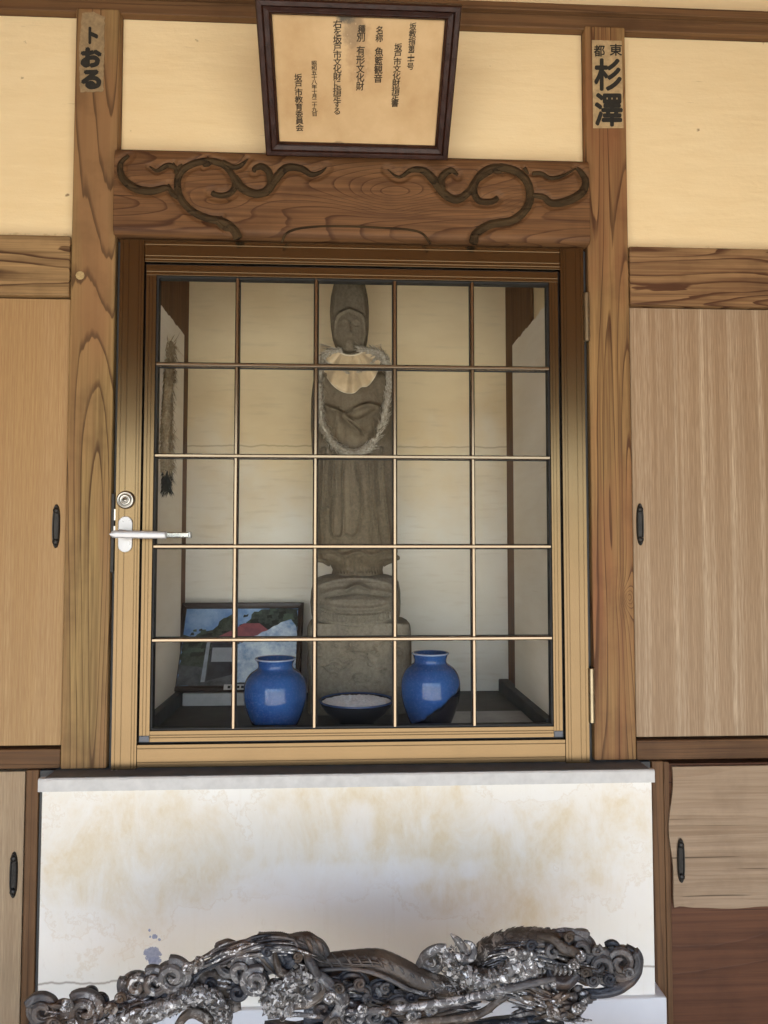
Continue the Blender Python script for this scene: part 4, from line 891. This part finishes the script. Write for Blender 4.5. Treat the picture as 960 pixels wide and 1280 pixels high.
for i in range(4):
    a = .445+i*.034; k = len(V); V += [q2(a,.018,.0189), q2(a+.022,.018,.0189), q2(a+.022,.046,.0189), q2(a,.046,.0189)]; Fc.append((k,k+1,k+2,k+3))
pydata('caption_marks', V, Fc, M_black, cp)
tag(box('picture_rest', -.500, -.150, .452, .575, -.480, -.4425, plain('white_board', (.55,.55,.53), .6), None, .001), 'low white board under the leaning framed photograph', 'board')
# ================================================================== carved dragon frieze
def carve_mat(name, base, dark, silver, amt, sc, rough=.5):
    t = NT(name); c = t.coord(); n = t.noise(c, 16, 5, .6); f = t.noise(c, sc, 5, .7, .6); k = t.noise(t.mapv(c, (3,1,0)), 5, 3)
    br = t.noise(t.mapv(c, (1,8,2)), 9, 4)
    col = t.mix(t.ramp(n, [(.3, 0.0), (.7, 1.0)]), base, dark); col = t.mix(t.ramp(br, [(.52, 0.0), (.66, .7)]), col, (.12,.075,.045))
    ms = t.math('MULTIPLY', t.ramp(f, [(.52, 0.0), (.56, 1.0)]), t.ramp(k, [(.5-amt, 0.0), (.62-amt, 1.0)]))
    col = t.mix(ms, col, silver)
    t.bump(t.math('ADD', t.math('MULTIPLY', f, .7), t.noise(c, 160, 3, .7)), .0022, .9)
    return t.done(col, t.math('SUBTRACT', rough, t.math('MULTIPLY', ms, .1)), t.math('ADD', .1, t.math('MULTIPLY', ms, .5)), .5)
M_cA = carve_mat('weathered_grey_carving', (.125,.117,.112), (.026,.026,.030), (.42,.41,.40), .04, 70)
M_cB = carve_mat('brown_grey_carving', (.090,.068,.050), (.024,.019,.016), (.38,.34,.30), -.03, 70)
M_cS = carve_mat('flaking_silver_carving', (.17,.16,.152), (.04,.038,.037), (.60,.59,.58), .25, 95, .42)
M_cD = carve_mat('dark_blue_grey_carving', (.036,.040,.050), (.010,.011,.016), (.34,.35,.38), -.05, 70, .42)
M_flake = plain('silver_flake', (.40,.39,.38), .5, .4, var=.5, vs=90)
M_flaked = plain('dark_flake', (.10,.09,.08), .45, .3, var=.5, vs=90)
YD = -.42
dr_root = empty('dragon_carving', P(420, 1275, YD), 'long weathered grey wood carving of a dragon among curling clouds before the white wall', 'carving')
kpx = (YD+D)/F          # metres per photograph pixel at the carving
def C3(u, v, dy=0.0): return P(u, v, YD+dy)
def cpath(pts, n):
    q = cr([(p[0], p[1], p[2] if len(p) > 2 else 0.0) for p in pts], n); return [C3(a, b, c) for a, b, c in q]
def rprof(n, ra, rm, rb): return [(ra+(rm-ra)*min(1, 2.2*i/n) if i < n/2 else rm+(rb-rm)*max(0, (i/n-.5)*2)**1.5)*kpx for i in range(n)]
def limb(name, pts, ra, rm, rb, mat, ridge=.10, nr=3, flat=.9, jag=.18, sides=18, n=None, jf=45, twist=0, smooth=True):
    n = n or int(14*len(pts)); return pydata(name, *sweep(cpath(pts, n), rprof(n, ra, rm, rb), sides, ridge, nr, flat, jag, jf, twist), mat, dr_root, smooth)
def curl(u, v, r, a0=180, turns=1.6, cw=1, dy=0.0, mat=None, w=.30, tail=None, squash=.95):
    """snail shaped cloud curl: ridged band winding in to a raised boss, on a domed disc"""
    n = int(46*turns)+10; pts = []
    for i in range(n):
        s = i/(n-1); a = math.radians(a0)+cw*s*turns*2*math.pi; rr = r*(1-w)*(1-s)**.85+r*.10
        pts.append((u+rr*math.cos(a), v-rr*math.sin(a)*squash, dy-.012-.022*s))
    if tail: pts = [tuple(p) if len(p) > 2 else (*p, dy-.006) for p in tail]+pts
    n = len(pts); q = [C3(*p) for p in pts]; q = [Vector(p) for p in cr([tuple(p) for p in q], n)]
    rad = [r*w*kpx*(1-.50*i/n) for i in range(n)]
    Vf = [sweep(q, rad, 24, .11, 3, 1.05, .14, 70)]
    n2 = 22; V, Fc = [], []       # backing dome
    for j in range(7):
        for i in range(n2):
            a = 2*math.pi*i/n2; rr = r*.93*math.sin(j/6*math.pi/2); V.append(tuple(C3(u+rr*math.cos(a), v+rr*math.sin(a)*squash, dy+.02-.03*math.cos(j/6*math.pi/2))))
    for j in range(6):
        for i in range(n2): Fc.append((j*n2+i, (j+1)*n2+i, (j+1)*n2+(i+1) % n2, j*n2+(i+1) % n2))
    Vf.append((V, Fc)); return pydata('cloud_curl', *merge(Vf), mat or M_cA, dr_root, True)
# deep background mass
for pts, a, b, c in [
 ([(150,1262,.05),(200,1256,.05),(245,1232,.05),(285,1215,.05)], 10, 14, 16), ([(275,1212,.05),(310,1205,.05),(345,1198,.05),(398,1195,.05)], 16, 20, 12),
 ([(385,1215,.05),(430,1222,.05),(470,1232,.05),(540,1245,.05),(600,1240,.05)], 10, 13, 10), ([(585,1228,.06),(630,1205,.06),(680,1198,.06),(735,1205,.06),(775,1212,.06)], 12, 24, 14),
 ([(40,1285,.05),(100,1278,.05),(160,1272,.05),(205,1262,.05)], 14, 15, 9), ([(380,1262,.06),(450,1262,.06),(520,1262,.06),(570,1262,.06)], 14, 15, 4), ([(330,1285,.06),(450,1290,.06),(560,1292,.06),(700,1285,.06)], 8, 14, 20)]:
    limb('cloud_mass', pts, a, b, c, M_cD, .15, 3, .8, .45, 16, None, 30)
# left end cloud
for (u, v, r, a0, tu, cw, dy, w_) in [(54,1264,22,150,1.5,-1,.0,.26), (82,1272,20,120,1.3,-1,-.01,.28), (106,1264,25,130,1.7,-1,-.02,.24), (114,1240,9.5,180,1.3,1,.01,.34), (127,1251,10,160,1.2,-1,.0,.34),
 (172,1233,22,150,1.6,1,.0,.24), (193,1229,20,120,1.4,-1,-.01,.26), (216,1221,23,100,1.7,-1,-.02,.24), (286,1202,24,130,1.6,-1,-.0,.26), (302,1214,20,120,1.5,-1,-.015,.26), (319,1228,19,60,1.6,1,-.03,.28),
 (297,1240,14,120,1.4,-1,-.02,.3), (388,1236,19,60,1.7,-1,-.02,.26), (436,1271,19,120,1.7,-1,-.015,.24), (462,1247,18,140,1.2,-1,.005,.26), (468,1270,14,100,1.4,-1,-.0,.28), (499,1256,17,140,1.2,-1,.005,.26), (404,1262,13,70,1.3,-1,.01,.3),
 (487,1283,12,120,1.4,-1,-.01,.3), (540,1200,17,200,1.5,1,.0,.26), (750,1208,21,60,1.8,1,-.01,.24), (776,1203,24,40,1.9,-1,-.0,.22), (766,1186,10.5,150,1.2,-1,.01,.34), (724,1186,22,60,1.3,1,.0,.24)]:
    curl(u, v, r*1.08, a0, tu, cw, dy, M_cA if w_ < .3 else M_cD, w_)
# upper left: hair ridges, twisted roll
for k in range(6):
    limb('mane_lock', [(292+k*7,1184-k*2.4,-.01),(308+k*7,1187-k*1.4,-.02),(324+k*6,1199+k*.8,-.025),(338+k*6,1214+k*1.5,-.02)], 2, 4.3, 2.2, (M_cA, M_cB, M_cD)[k % 3], .15, 2, .9, .15, 10)
limb('twisted_roll', [(322,1173,0),(340,1176,-.005),(362,1181,-.01),(384,1181,-.01),(400,1189,-.005),(408,1198,0)], 7, 13, 6, M_cA, .14, 3, .9, .25, 24, 110, 40, .10)
for u in (352, 368, 384, 397): limb('roll_band', [(u-6,1169+abs(u-372)*.1,-.012),(u,1176,-.034),(u+5,1186,-.034),(u+6,1196,-.01)], 1.6, 2.6, 1.6, M_cA, .1, 2, .9, .1, 8)
# forked snout prongs beneath the roll
limb('horn', [(343,1188,-.03),(345,1202,-.04),(350,1214,-.045),(360,1220,-.045),(372,1216,-.045),(380,1206,-.04)], 2, 5, 4, M_cB, .12, 2); limb('horn', [(380,1187,-.03),(384,1198,-.04),(391,1210,-.045),(396,1222,-.04)], 1.2, 5, 5, M_cA, .12, 2)
limb('snout', [(345,1210,-.01),(362,1203,-.018),(380,1204,-.01)], 12, 14, 10, M_cD, .1, 3, .8, .4)
# band curving down from the head
limb('whisker_band', [(392,1213,-.03),(404,1224,-.035),(418,1238,-.04),(428,1252,-.04),(424,1266,-.035),(410,1282,-.03)], 4, 8, 7, M_cA, .18, 2, .8, .12)
limb('whisker_band', [(352,1275,-.03),(362,1260,-.04),(385,1255,-.04),(405,1240,-.04),(400,1226,-.03)], 3, 5, 3, M_cB, .14, 2, .8, .12)
# silver legs with flaking leaf
limb('scaly_leg', [(120,1285,-.05),(160,1272,-.05),(200,1262,-.05),(232,1247,-.05),(252,1243,-.05),(270,1253,-.045),(279,1268,-.04),(276,1290,-.04)], 7, 10, 9, M_cS, .06, 3, .9, .5, 18, 120, 70)
limb('scaly_leg', [(385,1212,-.03),(370,1228,-.04),(350,1240,-.045),(338,1256,-.04)], 8, 15, 12, M_cS, .08, 3, .8, .5, 18, 70, 70)
for k in range(6): limb('claw', [(340+k*5,1252-k*1,-.04),(334+k*6,1262+k*.6,-.05),(328+k*7,1270+k*.5,-.045)], 4, 3, .4, M_cS, .1, 2, .8, .2, 8)
limb('scaly_leg', [(556,1186,-.03),(560,1200,-.04),(572,1214,-.045),(594,1224,-.05),(618,1226,-.05),(636,1216,-.05),(648,1204,-.045)], 6, 11, 14, M_cS, .06, 3, .9, .5, 18, 110, 70)
limb('haunch', [(570,1234,-.03),(612,1236,-.04),(650,1218,-.045),(668,1203,-.045)], 5, 15, 9, M_cS, .06, 3, .8, .5, 18, 80, 70)
limb('haunch', [(222,1246,-.0),(240,1228,-.012),(262,1224,-.012),(284,1238,-.0),(287,1262,.0)], 12, 16, 12, M_cB, .12, 3, .8, .45, 18, 60, 60)
limb('haunch', [(216,1300,-.01),(226,1276,-.02),(244,1264,-.02),(262,1276,-.02),(270,1300,-.01)], 4, 6, 5, M_cB, .12, 3, .9, .4)
# curved forked horn with tips
limb('curved_horn', [(524,1206,-.02),(532,1194,-.035),(545,1186,-.04),(557,1186,-.04)], 4, 5.5, 6, M_cA, .14, 2); limb('curved_horn', [(556,1198,-.03),(570,1196,-.045),(585,1199,-.04),(592,1192,-.035),(590,1181,-.03),(580,1176,-.03)], 5, 5, 1, M_cA, .12, 2)
limb('curved_horn', [(584,1196,-.03),(578,1184,-.035),(570,1174,-.035),(563,1167,-.03)], 5, 4, .6, M_cS, .12, 2, .9, .3)
# smooth body between the two ends
limb('dragon_body', [(372,1208,.0),(392,1205,-.0),(430,1201,-.008),(466,1202,-.014),(498,1212,-.02),(524,1225,-.022),(556,1234,-.02),(590,1236,-.01)], 7, 14, 11, M_cB, .05, 4, .95, .12, 30, 180, 22, .03)
limb('body_ridge', [(390,1214,-.02),(430,1211,-.035),(462,1215,-.045),(488,1225,-.05),(512,1237,-.045),(545,1245,-.035),(592,1243,-.02)], 2, 2.6, 2, M_cA, .1, 2); limb('body_ridge', [(404,1193,-.0),(450,1190,-.012),(490,1198,-.02),(512,1204,-.015)], 1.5, 2.6, 1.5, M_cA, .1, 2)
for k in range(13): 
    u = 408+k*13.2; v0 = np.interp(u, [400,466,500,540,590], [1192,1190,1201,1219,1228]); v1 = v0+np.interp(u, [400,466,500,540,590], [19,23,25,23,17])
    limb('belly_band', [(u-6,v0+1,-.012),(u+1,(v0+v1)/2-2,-.040),(u+8,v1-2,-.032)], .7, 1.3, .7, M_cA, .1, 2, .9, .1, 7, 14)
# hump of the right hand body with scales, frilled spine
hump = [(588,1222,.01),(600,1200,.0),(622,1186,-.005),(650,1179,-.01),(680,1180,-.012),(706,1188,-.005),(724,1202,.0)]
limb('dragon_body', hump, 11, 17, 11, M_cB, .04, 4, .9, .2, 30, 160, 30)
hp = cpath(hump, 40)
def scales(path, r0, n_around, n_along, seed, sz):
    V, Fc = [], []; r = random.Random(seed); path = [Vector(p) for p in path]
    for j in range(n_along):
        s = j/(n_along-1)*(len(path)-2); k = int(s); p = path[k]; t = (path[k+1]-path[max(0,k-1)]).normalized(); N = Vector((0,-1,0)); N = (N-t*N.dot(t)).normalized(); B = t.cross(N)
        for i in range(n_around):
            a = math.radians(-100+200*(i+(j % 2)*.5)/n_around); d = N*math.cos(a)+B*math.sin(a); q = B*math.cos(a)-N*math.sin(a)
            c = p+d*r0*(.82+.18*math.sin(math.pi*min(1, j/n_along*1.1))); w_ = q*sz*.55; kk = len(V)
            V += [c-w_-t*sz*.4, c+w_-t*sz*.4, c+w_*.9+t*sz*.3+d*sz*.22, c+t*sz*.85+d*sz*.38, c-w_*.9+t*sz*.3+d*sz*.22, c+d*sz*.15+t*sz*.1]
            Fc += [(kk,kk+1,kk+5), (kk+1,kk+2,kk+5), (kk+2,kk+3,kk+5), (kk+3,kk+4,kk+5), (kk+4,kk,kk+5)]
    return V, Fc
tag(pydata('scales', *scales(hp, 16.5*kpx, 11, 30, 3, .0105), M_cB, dr_root, False), kind='stuff')
for k in range(15):
    u = 596+k*8.6; v = np.interp(u, [590,622,650,680,706,724], [1198,1174,1165,1163,1168,1180]); limb('spine_fin', [(u,v+6,0),(u+1,v,-.004),(u+6,v-2.5,-.004)], 3.4, 3.0, .8, M_cA, .1, 2, 1.4, .15, 8, 10)
# hair strands fanned beside the jaw
for k in range(11):
    a = math.radians(200-k*17); cx_, cy_ = 655, 1204
    limb('hair_strand', [(cx_+6*math.cos(a),cy_-6*math.sin(a),-.045),(cx_+17*math.cos(a+.15),cy_-15*math.sin(a+.15),-.055),(cx_+25*math.cos(a+.5),cy_-22*math.sin(a+.5),-.035)], 2.6, 2.8, .5, M_cS if k % 2 else M_cA, .12, 2, .9, .25, 8)
# head at the right: brow, eye rings, jaw, teeth, back curls
limb('dragon_brow', [(672,1170,-.03),(690,1174,-.045),(704,1186,-.055),(716,1190,-.055),(728,1198,-.045)], 3, 7, 4, M_cB, .10, 2, .9, .15); limb('dragon_jaw', [(684,1204,-.03),(692,1224,-.04),(708,1228,-.045),(722,1216,-.045)], 4, 7, 5, M_cD, .12, 2, .9, .25)
curl(692, 1190, 12, 80, 1.0, 1, -.03, M_cA, .3); curl(724, 1196, 9, 120, 1.1, -1, -.035, M_cS, .34)
bpy_eye = [C3(692,1190,-.045)]; lv, lf = lathe_data([(0,-.008),(.005,-.006),(.007,0),(.005,.006),(0,.008)], 0, 0, 16); pydata('eye', [(a+bpy_eye[0].x, b+bpy_eye[0].y, c+bpy_eye[0].z) for a,b,c in lv], lf, M_cD, dr_root, True)
for k in range(5): limb('tooth', [(694+k*6,1207+k*.8,-.05),(695+k*6,1213+k*.6,-.056),(693+k*6,1219,-.05)], 2.6, 2, .4, M_cS, 0, 2, .9, .1, 7, 10)
for k, r in enumerate((0, 6.5)): limb('back_curl', [(688,1165+r,-.0),(706,1163+r,-.012-r*.001),(724,1168+r,-.016-r*.001),(737-r*.5,1180+r*.7,-.012),(741-r*.5,1196,-.005)], 2, 4.4, 3, M_cA, .14, 2, .9, .12)
limb('cloud_rim', [(690,1230,-.01),(722,1240,-.02),(756,1241,-.022),(782,1230,-.018),(797,1213,-.01),(795,1194,-.005),(782,1184,.0)], 3, 6.5, 4, M_cD, .15, 2, .9, .15)
limb('cloud_rim', [(150,1238,-.01),(165,1250,-.025),(192,1256,-.03),(228,1246,-.03),(246,1222,-.02),(268,1204,-.01)], 3, 5, 4, M_cS, .14, 2, .9, .3); limb('cloud_rim', [(236,1232,-.01),(252,1212,-.02),(272,1200,-.02)], 3, 6, 4, M_cA, .16, 2, .9, .2)
for k in range(4): limb('flowing_band', [(104+k*5,1290-k*1,-.02),(132,1268+k*3.6,-.03),(166,1257+k*4,-.035),(204,1252+k*3,-.03),(232,1242+k*2,-.02)], 2, 3.6, 2, (M_cD, M_cA, M_cD, M_cB)[k], .12, 2, .9, .15)
# wave arches beneath the body
for (u, v, r, m_) in [(440,1231,20,M_cD),(418,1236,16,M_cA),(476,1238,15,M_cD),(446,1250,23,M_cA),(404,1249,20,M_cA),(500,1262,20,M_cA),(530,1250,15,M_cD),(556,1258,13,M_cD),(568,1250,11,M_cA)]:
    for k in range(2):
        rr = r-k*5; limb('wave_arch', [(u+rr*math.cos(math.radians(a)), v-rr*math.sin(math.radians(a))*.85, -.012-.01*k-.01*math.sin(math.radians(a))) for a in (200,150,105,60,15,-30)], 2, 2.9, 1.8, m_, .14, 2, .9, .12, 10)
# branches in front
limb('branch', [(432,1266,-.05),(480,1262,-.06),(530,1257,-.065),(575,1250,-.07),(620,1240,-.07),(668,1229,-.065),(694,1224,-.055)], 3.4, 5.0, 2.6, M_cA, .08, 2, .9, .2); limb('branch', [(505,1280,-.05),(545,1276,-.06),(582,1272,-.065),(606,1264,-.06),(622,1252,-.055),(640,1242,-.05)], 4, 5, 3, M_cB, .08, 2, .9, .25)
limb('branch', [(335,1272,-.03),(365,1268,-.035),(400,1271,-.03)], 2, 3, 2, M_cA, .1, 2)
limb('branch', [(480,1292,-.04),(560,1290,-.05),(620,1284,-.05),(660,1278,-.05)], 5, 6, 4, M_cD, .08, 2)
# ragged mane at the lower right
rm = random.Random(21)
for k in range(46):
    a = rm.uniform(-.15, 3.45); cx_, cy_ = rm.uniform(662,722), rm.uniform(1252,1276); L = rm.uniform(22,40); c_ = rm.uniform(-.5,.5)
    limb('mane_leaf', [(cx_,cy_,-.02),(cx_+L*.5*math.cos(a),cy_-L*.42*math.sin(a),-.05-rm.random()*.02),(cx_+L*math.cos(a+c_*.4),cy_-L*.72*math.sin(a+c_*.4),-.045)], 2.2, rm.uniform(2.6,3.8), .3, rm.choice((M_cS, M_cA, M_cA, M_cB)), .22, 2, .7, .25, 9, 14, 90)
for k in range(9):
    a = math.radians(150-k*16); limb('mane_curl', [(700+26*math.cos(a),1262-24*math.sin(a),-.03),(700+36*math.cos(a),1262-33*math.sin(a),-.045),(700+41*math.cos(a-.08),1262-37*math.sin(a-.08),-.04)], 3, 4.4, 2.6, M_cS if k % 2 else M_cA, .15, 2, .9, .3, 9, 12)
for (u, v, r) in [(690,1266,9),(722,1262,9)]: curl(u, v, r, rm.uniform(0,360), 1.3, rm.choice((-1,1)), -.055, M_cS, .34)
# small curls, wavelets and strands that fill the spaces between the large forms
rc = random.Random(33)
for (u, v, r_, dy) in [(84,1256,9,-.03),(140,1262,9,-.02),(150,1248,8,-.01),(236,1212,10,-.02),(248,1204,8,-.015),(262,1230,9,.0),(334,1190,8,-.03),(330,1240,9,-.02),(372,1196,7,-.04),(412,1248,9,-.03),(424,1236,8,-.02),(450,1230,9,-.01),(482,1236,8,-.01),
 (514,1246,9,-.01),(540,1244,8,-.01),(452,1262,9,-.03),(484,1264,9,-.03),(516,1270,10,-.02),(540,1262,9,-.02),(420,1280,10,-.02),(576,1242,9,-.02),(640,1190,8,-.03),(664,1182,8,-.03),(712,1172,8,-.02),(716,1206,8,-.05),(742,1226,9,-.03),(762,1224,9,-.03),(786,1216,8,-.02),(746,1188,8,-.02),(732,1216,8,-.04),(30+36,1280,9,-.03),(92,1280,9,-.04)]:
    curl(u, v, r_, rc.uniform(0,360), rc.uniform(1.2,1.7), rc.choice((-1,1)), dy-.012, rc.choice((M_cA, M_cD, M_cB, M_cS)), .27)
def strands(pts, n, width, seed, name='carved_strand', r0=1.5, mats=(0,1,2,3), dy=-.02):
    r = random.Random(seed); L = [[], [], [], []]; base = cr(pts, 60)
    for k in range(n):
        a = r.uniform(0, .6); b = min(1, a+r.uniform(.25,.5)); i0, i1 = int(a*59), int(b*59); off = r.uniform(-1, 1)*width; ph = r.uniform(0, 6.28); am = r.uniform(1, 3.5)
        seg = base[i0:i1+1:max(1, (i1-i0)//9)]; P3 = []
        for i, q in enumerate(seg):
            s_ = i/max(1, len(seg)-1); P3.append((q[0]+am*math.sin(ph+s_*5)*.4, q[1]+off+am*math.sin(ph+s_*5), dy-.018*math.cos(off/width*1.5)-.006*math.sin(math.pi*s_)))
        if len(P3) < 3: continue
        nn = 22; L[r.choice(mats)].append(sweep(cpath(P3, nn), rprof(nn, .5, r0*r.uniform(.8,1.5), .3), 7, .12, 2, .9, .2, 80))
    for q, m_ in zip(L, (M_cA, M_cB, M_cD, M_cS)):
        if q: tag(pydata(name, *merge(q), m_, dr_root, True), kind='stuff')
strands([(235,1215),(275,1195),(320,1185),(365,1182),(405,1196)], 46, 12, 1, mats=(0,2,3))
strands([(150,1262),(200,1252),(250,1235),(300,1235),(345,1228)], 50, 14, 2, mats=(0,2,2,3), dy=.0)
strands([(395,1244),(450,1252),(510,1262),(570,1258),(620,1250)], 90, 22, 3, mats=(0,1,2,2), dy=.0)
strands([(400,1205),(460,1204),(510,1218),(560,1234),(595,1238)], 34, 9, 4, r0=1.0, mats=(0,1), dy=-.014)
strands([(600,1206),(640,1194),(680,1196),(720,1206),(770,1216)], 60, 18, 5, mats=(0,1,2,3), dy=-.022)
strands([(40,1272),(90,1266),(140,1266),(190,1258)], 40, 14, 6, mats=(0,2,3), dy=-.02)
strands([(630,1240),(665,1250),(700,1262),(735,1272)], 50, 18, 7, mats=(0,1,3), dy=-.04)
# lifting flakes of old silver leaf over the legs, claws and mane
def flakes(path_list, n, seed, sz=.006):
    r = random.Random(seed); V, Fc = [], []
    for i in range(n):
        path, rad = r.choice(path_list); k = r.randrange(len(path)-1); p = Vector(path[k]).lerp(Vector(path[k+1]), r.random())
        t = (Vector(path[k+1])-Vector(path[k])).normalized(); N = Vector((0,-1,0)); N = (N-t*N.dot(t)).normalized(); B = t.cross(N); a = r.uniform(-1.7, 1.7)
        d = N*math.cos(a)+B*math.sin(a); q = B*math.cos(a)-N*math.sin(a); c = p+d*rad*r.uniform(.9,1.14); k0 = len(V)
        e1 = (t*r.uniform(-1,1)+q*r.uniform(-1,1)).normalized()*sz*r.uniform(.4,1.2); e2 = (e1.cross(d).normalized()+d*r.uniform(-.3,.9)).normalized()*sz*r.uniform(.3,.9)
        V += [c-e1, c+e2, c+e1+d*sz*r.uniform(0,.5), c-e2*.6]; Fc.append((k0,k0+1,k0+2)); Fc.append((k0,k0+2,k0+3))
    return V, Fc
PL = [(cpath([(120,1285,-.05),(160,1272,-.05),(200,1262,-.05),(232,1247,-.05),(252,1243,-.05),(270,1253,-.045),(279,1268,-.04)], 40), 10*kpx), (cpath([(385,1212,-.03),(370,1228,-.04),(350,1240,-.045),(338,1256,-.04)], 20), 14*kpx),
      (cpath([(556,1186,-.03),(560,1200,-.04),(572,1214,-.045),(594,1224,-.05),(618,1226,-.05),(636,1216,-.05),(648,1204,-.045)], 34), 12*kpx), (cpath([(640,1225,-.03),(668,1203,-.03),(660,1190,-.02)], 20), 14*kpx)]
tag(pydata('silver_flakes', *flakes(PL, 700, 5, .0066), M_flake, dr_root), kind='stuff'); tag(pydata('dark_flakes', *flakes(PL, 700, 6, .0066), M_flaked, dr_root), kind='stuff')
# stone step and offering shelf which carry the carving (just below the picture)
tag(box('offering_shelf', -.82, .70, -.52, -.33, -1.10, -1.06, M_plinth, None, .004), 'low white shelf below the dragon carving', 'shelf')
for x in (-.78, .61): box('leg', x, x+.05, -.50, -.35, GZ+.02, -1.101, M_brown, bpy.data.objects['offering_shelf'])
tag(box('dark_stone', .31, .43, -.47, -.35, -1.058, -.925, M_slab, None, .012), 'dark grey stone block standing under the right end of the carving', 'stone')
